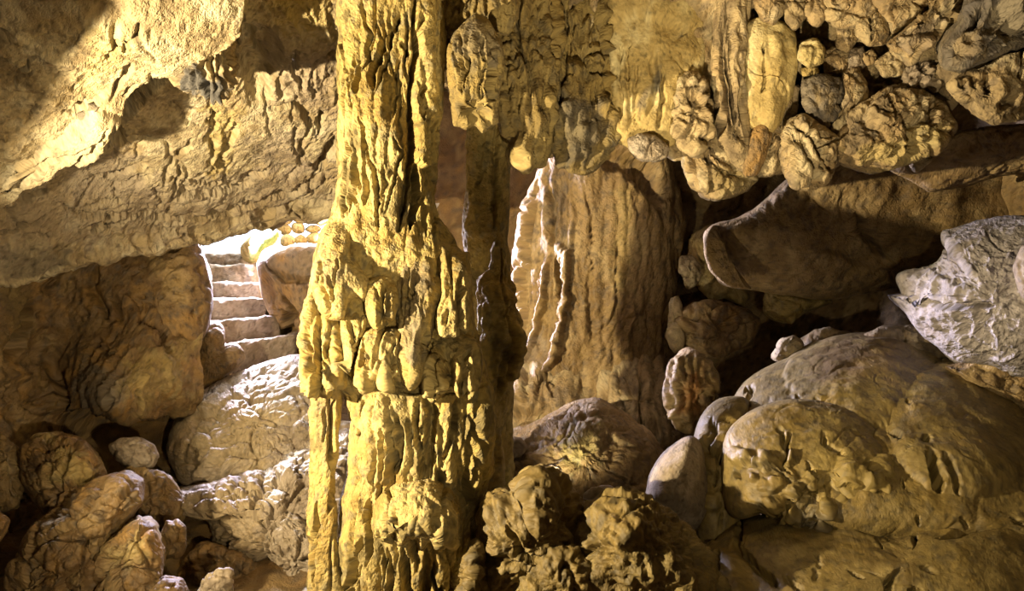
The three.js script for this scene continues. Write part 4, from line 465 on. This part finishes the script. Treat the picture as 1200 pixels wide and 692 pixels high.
dk('brown drip-covered stump beside the flowstone mound', [[786, 424], [800, 412], [815, 411], [830, 420], [842, 440], [836, 472], [818, 506], [796, 506], [784, 460]], 5.75, 0.2, 'umber', { seed: 105, amount: 0.9, relief: 'flow', feats: [flutes(785, 842, 415, 500, 10, 0.1, 35, 5), ...scallops(790, 838, 455, 6, 5, 0.04, 24, 4), ...scallops(792, 832, 485, 5, 5, 0.04, 25, 4)], stains: [stainOrLight([[805, 430], [825, 425], [820, 480], [808, 480]], '#9a6a34', 6, 0.7)] });

// ---------------------------------------------------------------- drapery column and its mounds
const dr = thing('drapery_column', 'broad brown drapery column with thin pale ribs', 'column', [P(700, 346, 7.1)[0], P(700, 520, 7)[1], -7.1]);
part(dr, 'curtain', shaftGeo({ d: 7.15, k: 0.55, res: 2, seed: 110, relief: 'flow', amount: 0.5, color: 'umber', rows: [[110, 600, 840], [165, 630, 790], [190, 630, 788], [230, 626, 796], [260, 622, 804], [300, 618, 800], [350, 614, 794], [400, 606, 789], [440, 592, 792], [520, 585, 800], [600, 580, 805]], feats: [flutes(625, 800, 200, 430, 15, 0.045, 40), ridge([[628, 205], [622, 260], [615, 320], [612, 380], [604, 420], [594, 445]], 6, 0.13), ridge([[640, 300], [638, 350], [630, 390], [612, 430]], 4, 0.08), ridge([[652, 285], [662, 300], [664, 345], [656, 390], [648, 425], [630, 440]], 5, 0.13), groove([[655, 300], [658, 350]], 5, 0.15), groove([[646, 220], [650, 290]], 7, 0.06), groove([[690, 310], [695, 400]], 5, 0.04), ridge([[742, 350], [738, 380], [732, 412]], 4, 0.05), plate([[690, 185], [720, 175], [765, 190], [780, 230], [770, 240], [740, 205]], -0.2, 8)], stains: [stainOrLight([[640, 200], [670, 200], [660, 280], [645, 270]], 'soot', 8, 0.5), stainOrLight([[720, 220], [740, 220], [735, 340], [722, 330]], 'yellow', 8, 0.4), stainOrLight([[600, 400], [640, 400], [640, 450], [590, 450]], 'pale', 8, 0.6)] }), M.damp);
part(dr, 'drip_mound', rockGeo({ outline: [[578, 512], [582, 470], [594, 440], [615, 424], [645, 414], [672, 416], [696, 432], [704, 465], [694, 500], [650, 515], [605, 520]], d: 6.9, T: 0.35, tilt: [0, -0.004], relief: 'flow', amount: 0.7, color: 'tan', seed: 111, feats: [drip(610, 430, 470, 8, 0.06), drip(625, 430, 478, 5, 0.05), groove([[640, 430], [650, 470]], 4, 0.04), plate([[585, 478], [630, 480], [640, 500], [585, 505]], -0.12, 4)] }), M.damp);
part(dr, 'drip_mound', rockGeo({ outline: [[698, 436], [712, 418], [736, 407], [770, 410], [790, 430], [797, 480], [790, 530], [750, 535], [712, 510], [700, 475]], d: 6.8, T: 0.35, tilt: [0, -0.004], relief: 'flow', amount: 0.7, color: 'tan', seed: 112, feats: [flutes(700, 795, 415, 520, 13, 0.06, 45), rough([[715, 440], [760, 450], [760, 500], [715, 480]], 8, 'popcorn', 0.05, 12)] }), M.damp);
dk('broad ochre mound in front of the drapery column', [[572, 570], [576, 530], [600, 505], [640, 486], [672, 468], [700, 465], [732, 482], [766, 508], [790, 545], [790, 590], [700, 605], [600, 600]], 5.7, 0.55, 'umber', { seed: 113, tilt: [0, -0.004], amount: 0.5, e: 0.9, feats: [rough([[600, 500], [700, 480], [700, 570], [600, 580]], 15, 'ridged', 0.012, 8)], stains: [stainOrLight([[655, 510], [690, 490], [700, 540], [660, 550]], '#8a8a4a', 10, 0.3), stainOrLight([[575, 510], [620, 505], [610, 540], [575, 545]], 'pale', 8, 0.6)] });
dk('rounded tan stone on the ochre mound', [[576, 522], [590, 512], [610, 512], [618, 522], [612, 534], [590, 540], [578, 534]], 5.35, 0.14, 'pale', { seed: 114, amount: 0.3 });
dk('small white-topped stone in the foreground hollow', [[636, 548], [645, 543], [656, 545], [660, 552], [640, 556]], 4.9, 0.05, 'pale', { seed: 115, amount: 0.2 });
dk('pale crumbly stone behind the foreground lumps', [[682, 582], [692, 571], [712, 568], [728, 574], [730, 584], [705, 590]], 4.3, 0.1, 'pale', { seed: 116, relief: 'nodule', amount: 0.4 });
rock('smooth_boulder', 'pale smooth egg-shaped boulder leaning on the flowstone mound', 'boulder', M.fine, { outline: [[754, 600], [756, 575], [764, 548], [780, 526], [806, 510], [822, 520], [832, 560], [830, 610], [790, 625]], d: 4.5, T: 0.35, relief: 'smooth', amount: 0.5, color: 'pale', seed: 117 });

// ---------------------------------------------------------------- foreground lumps and flowstone mound
const fg = (label, outline, d, T, o = {}) => rock('flowstone_lump', label, 'rock', M.damp, { outline, d, T, relief: 'nodule', amount: 0.8, color: 'olive', e: 0.9, ...o });
fg('dark knobbly flowstone lump at the column foot', [[548, 720], [556, 660], [566, 612], [590, 584], [612, 572], [625, 556], [648, 556], [672, 574], [692, 600], [704, 650], [700, 720]], 3.95, 0.4, { seed: 120, feats: [lobe(590, 605, 25, 30, 0.07), lobe(630, 590, 30, 40, 0.06), groove([[600, 620], [615, 650], [640, 655]], 6, 0.08), drip(585, 600, 650, 12, 0.05), drip(610, 590, 640, 10, 0.05)] });
fg('coral-textured dark lump in front of the egg-shaped boulder', [[664, 720], [668, 650], [680, 610], [704, 588], [740, 584], [778, 594], [812, 622], [838, 665], [850, 720]], 3.85, 0.4, { seed: 121, feats: [rough(null, 0, 'popcorn', 0.03, 12), lobe(730, 610, 40, 30, 0.06)] });
fg('small pointed lump between column foot and dark lumps', [[540, 720], [546, 664], [556, 632], [566, 646], [572, 690], [574, 720]], 3.7, 0.15, { seed: 122, feats: [drip(556, 640, 690, 8, 0.04)] });
fg('low dark lump in the hollow between the knobbly lumps', [[600, 720], [612, 668], [640, 640], [675, 640], [708, 668], [716, 720]], 3.7, 0.2, { seed: 123 });
const fm = thing('flowstone_mound', 'large smooth flowstone mound with drip-edged tiers', 'flowstone', [P(1010, 692, 4.4)[0], 0, -4.4]);
const fl = (name, outline, d, T, o = {}) => part(fm, name, rockGeo({ outline, d, T, relief: 'smooth', amount: 0.5, color: 'olive', res: 2.1, ...o, feats: [...(o.feats ?? []), ...slits(...bb(outline, -25).filter((v, i) => i % 2 === 0), ...bb(outline, -25).filter((v, i) => i % 2), 16, 20, 1.2, 0.9, 2.2, 0.035, o.seed)] }), M.slick);
fl('crest', [[850, 560], [842, 500], [862, 462], [884, 438], [940, 411], [995, 397], [1040, 397], [1080, 414], [1120, 424], [1155, 446], [1200, 486], [1290, 560], [1290, 640], [1100, 640], [930, 620]], 4.9, 0.7, { seed: 130, tilt: [0, -0.0065], center: [1050, 520], color: 'olive', feats: [lobe(1010, 440, 90, 60, 0.06), lobe(1130, 500, 90, 80, 0.1), groove([[870, 460], [880, 455], [868, 490], [858, 510]], 4, 0.06), groove([[1042, 508], [1052, 516], [1050, 522]], 4, 0.1), groove([[1080, 516], [1082, 528]], 4, 0.1), groove([[1088, 535], [1094, 560], [1102, 574]], 7, 0.2), groove([[1104, 540], [1110, 560], [1120, 580]], 4, 0.08)], stains: [stainOrLight([[960, 400], [1060, 400], [1040, 450], [960, 450]], 'brown', 14, 0.6)] });
fl('side_lobe', [[812, 640], [810, 570], [814, 510], [826, 480], [850, 464], [878, 470], [880, 520], [876, 600], [862, 660], [830, 670]], 4.7, 0.34, { seed: 137, tilt: [0, -0.002], feats: [...scallops(818, 872, 520, 5, 7, 0.03, 21, 6), ...scallops(818, 872, 552, 5, 7, 0.03, 22, 4), ...scallops(816, 868, 590, 5, 7, 0.03, 23, 4), groove([[832, 490], [838, 510], [830, 525], [842, 535]], 3.5, 0.05), groove([[858, 500], [852, 525], [862, 545], [848, 560]], 4, 0.06), groove([[866, 560], [862, 590], [870, 610]], 4.5, 0.09)] });
fl('drip_tier', [[848, 580], [848, 520], [868, 490], [910, 470], [950, 468], [1000, 478], [1035, 500], [1060, 530], [1085, 560], [1092, 585], [1080, 592], [1068, 590], [1060, 580], [1048, 584], [1040, 610], [1030, 625], [1018, 615], [1008, 600], [996, 606], [980, 600], [966, 632], [952, 622], [940, 612], [924, 612], [908, 604], [890, 600], [872, 606], [858, 604]], 4.4, 0.4, { seed: 132, tilt: [0, -0.003], res: 1.9, feats: [groove([[929, 506], [921, 520], [923, 528], [915, 540], [918, 552]], 4, 0.08), groove([[966, 512], [980, 526]], 3, 0.04), lobe(920, 560, 18, 22, 0.028), lobe(935, 590, 16, 16, 0.028), lobe(960, 590, 18, 20, 0.028), lobe(1000, 575, 30, 30, 0.028), lobe(1055, 565, 22, 20, 0.033), lobe(1075, 575, 14, 16, 0.028), lobe(1030, 605, 14, 18, 0.028), lobe(890, 565, 24, 26, 0.028), lobe(1015, 540, 30, 30, 0.028), groove([[1016, 538], [1012, 550], [1018, 566]], 4, 0.07), groove([[1046, 574], [1054, 582]], 5, 0.08), groove([[950, 540], [955, 558]], 3, 0.05), groove([[870, 540], [862, 552], [870, 560]], 3, 0.05), ...scallops(860, 930, 540, 7, 7.2, 0.053, 1, 6), ...scallops(880, 960, 568, 8, 7.2, 0.061, 2, 8), ...scallops(900, 985, 596, 11, 6.4, 0.061, 3, 10), ...scallops(925, 980, 618, 8, 4.8, 0.053, 4, 6), ...scallops(985, 1060, 560, 7, 9.6, 0.061, 5, 8), ...scallops(1005, 1085, 582, 8, 8.0, 0.07, 6, 4), ...scallops(1012, 1050, 612, 5, 6.4, 0.061, 7, 4), rough([[930, 590], [980, 600], [970, 630], [930, 615]], 6, 'popcorn', 0.02, 16)], stains: [stainOrLight([[960, 520], [1080, 540], [1080, 590], [980, 610], [940, 590]], 'yellow', 14, 0.45), stainOrLight([[930, 585], [975, 595], [965, 630], [930, 615]], 'soot', 6, 0.6)] });
fl('drip_fringe', [[1000, 650], [1004, 632], [1020, 626], [1040, 634], [1052, 648], [1046, 662], [1026, 660], [1010, 662]], 4.0, 0.1, { seed: 133, relief: 'nodule', amount: 0.6 });
fl('drip_fringe', [[1068, 622], [1080, 610], [1096, 612], [1100, 624], [1090, 632], [1074, 630]], 4.05, 0.1, { seed: 134, relief: 'nodule', amount: 0.6 });
fl('apron', [[800, 760], [812, 690], [830, 640], [880, 606], [960, 606], [1040, 620], [1100, 590], [1180, 578], [1320, 580], [1320, 760]], 4.25, 0.68, { seed: 135, tilt: [0, -0.003], feats: [groove([[1052, 664], [1040, 700], [1036, 740]], 5, 0.1), groove([[870, 610], [862, 640], [885, 665], [915, 690]], 5, 0.08), groove([[1070, 612], [1074, 640]], 4, 0.08), groove([[850, 655], [845, 690]], 5, 0.08), groove([[1100, 632], [1140, 620], [1160, 616]], 4, 0.04), plate([[835, 640], [870, 660], [880, 720], [830, 720]], 0.06, 8), rough([[820, 600], [870, 610], [870, 640], [820, 640]], 8, 'popcorn', 0.04, 12)] });

console.log('triangles', TRIS);
renderer.render(scene, camera);
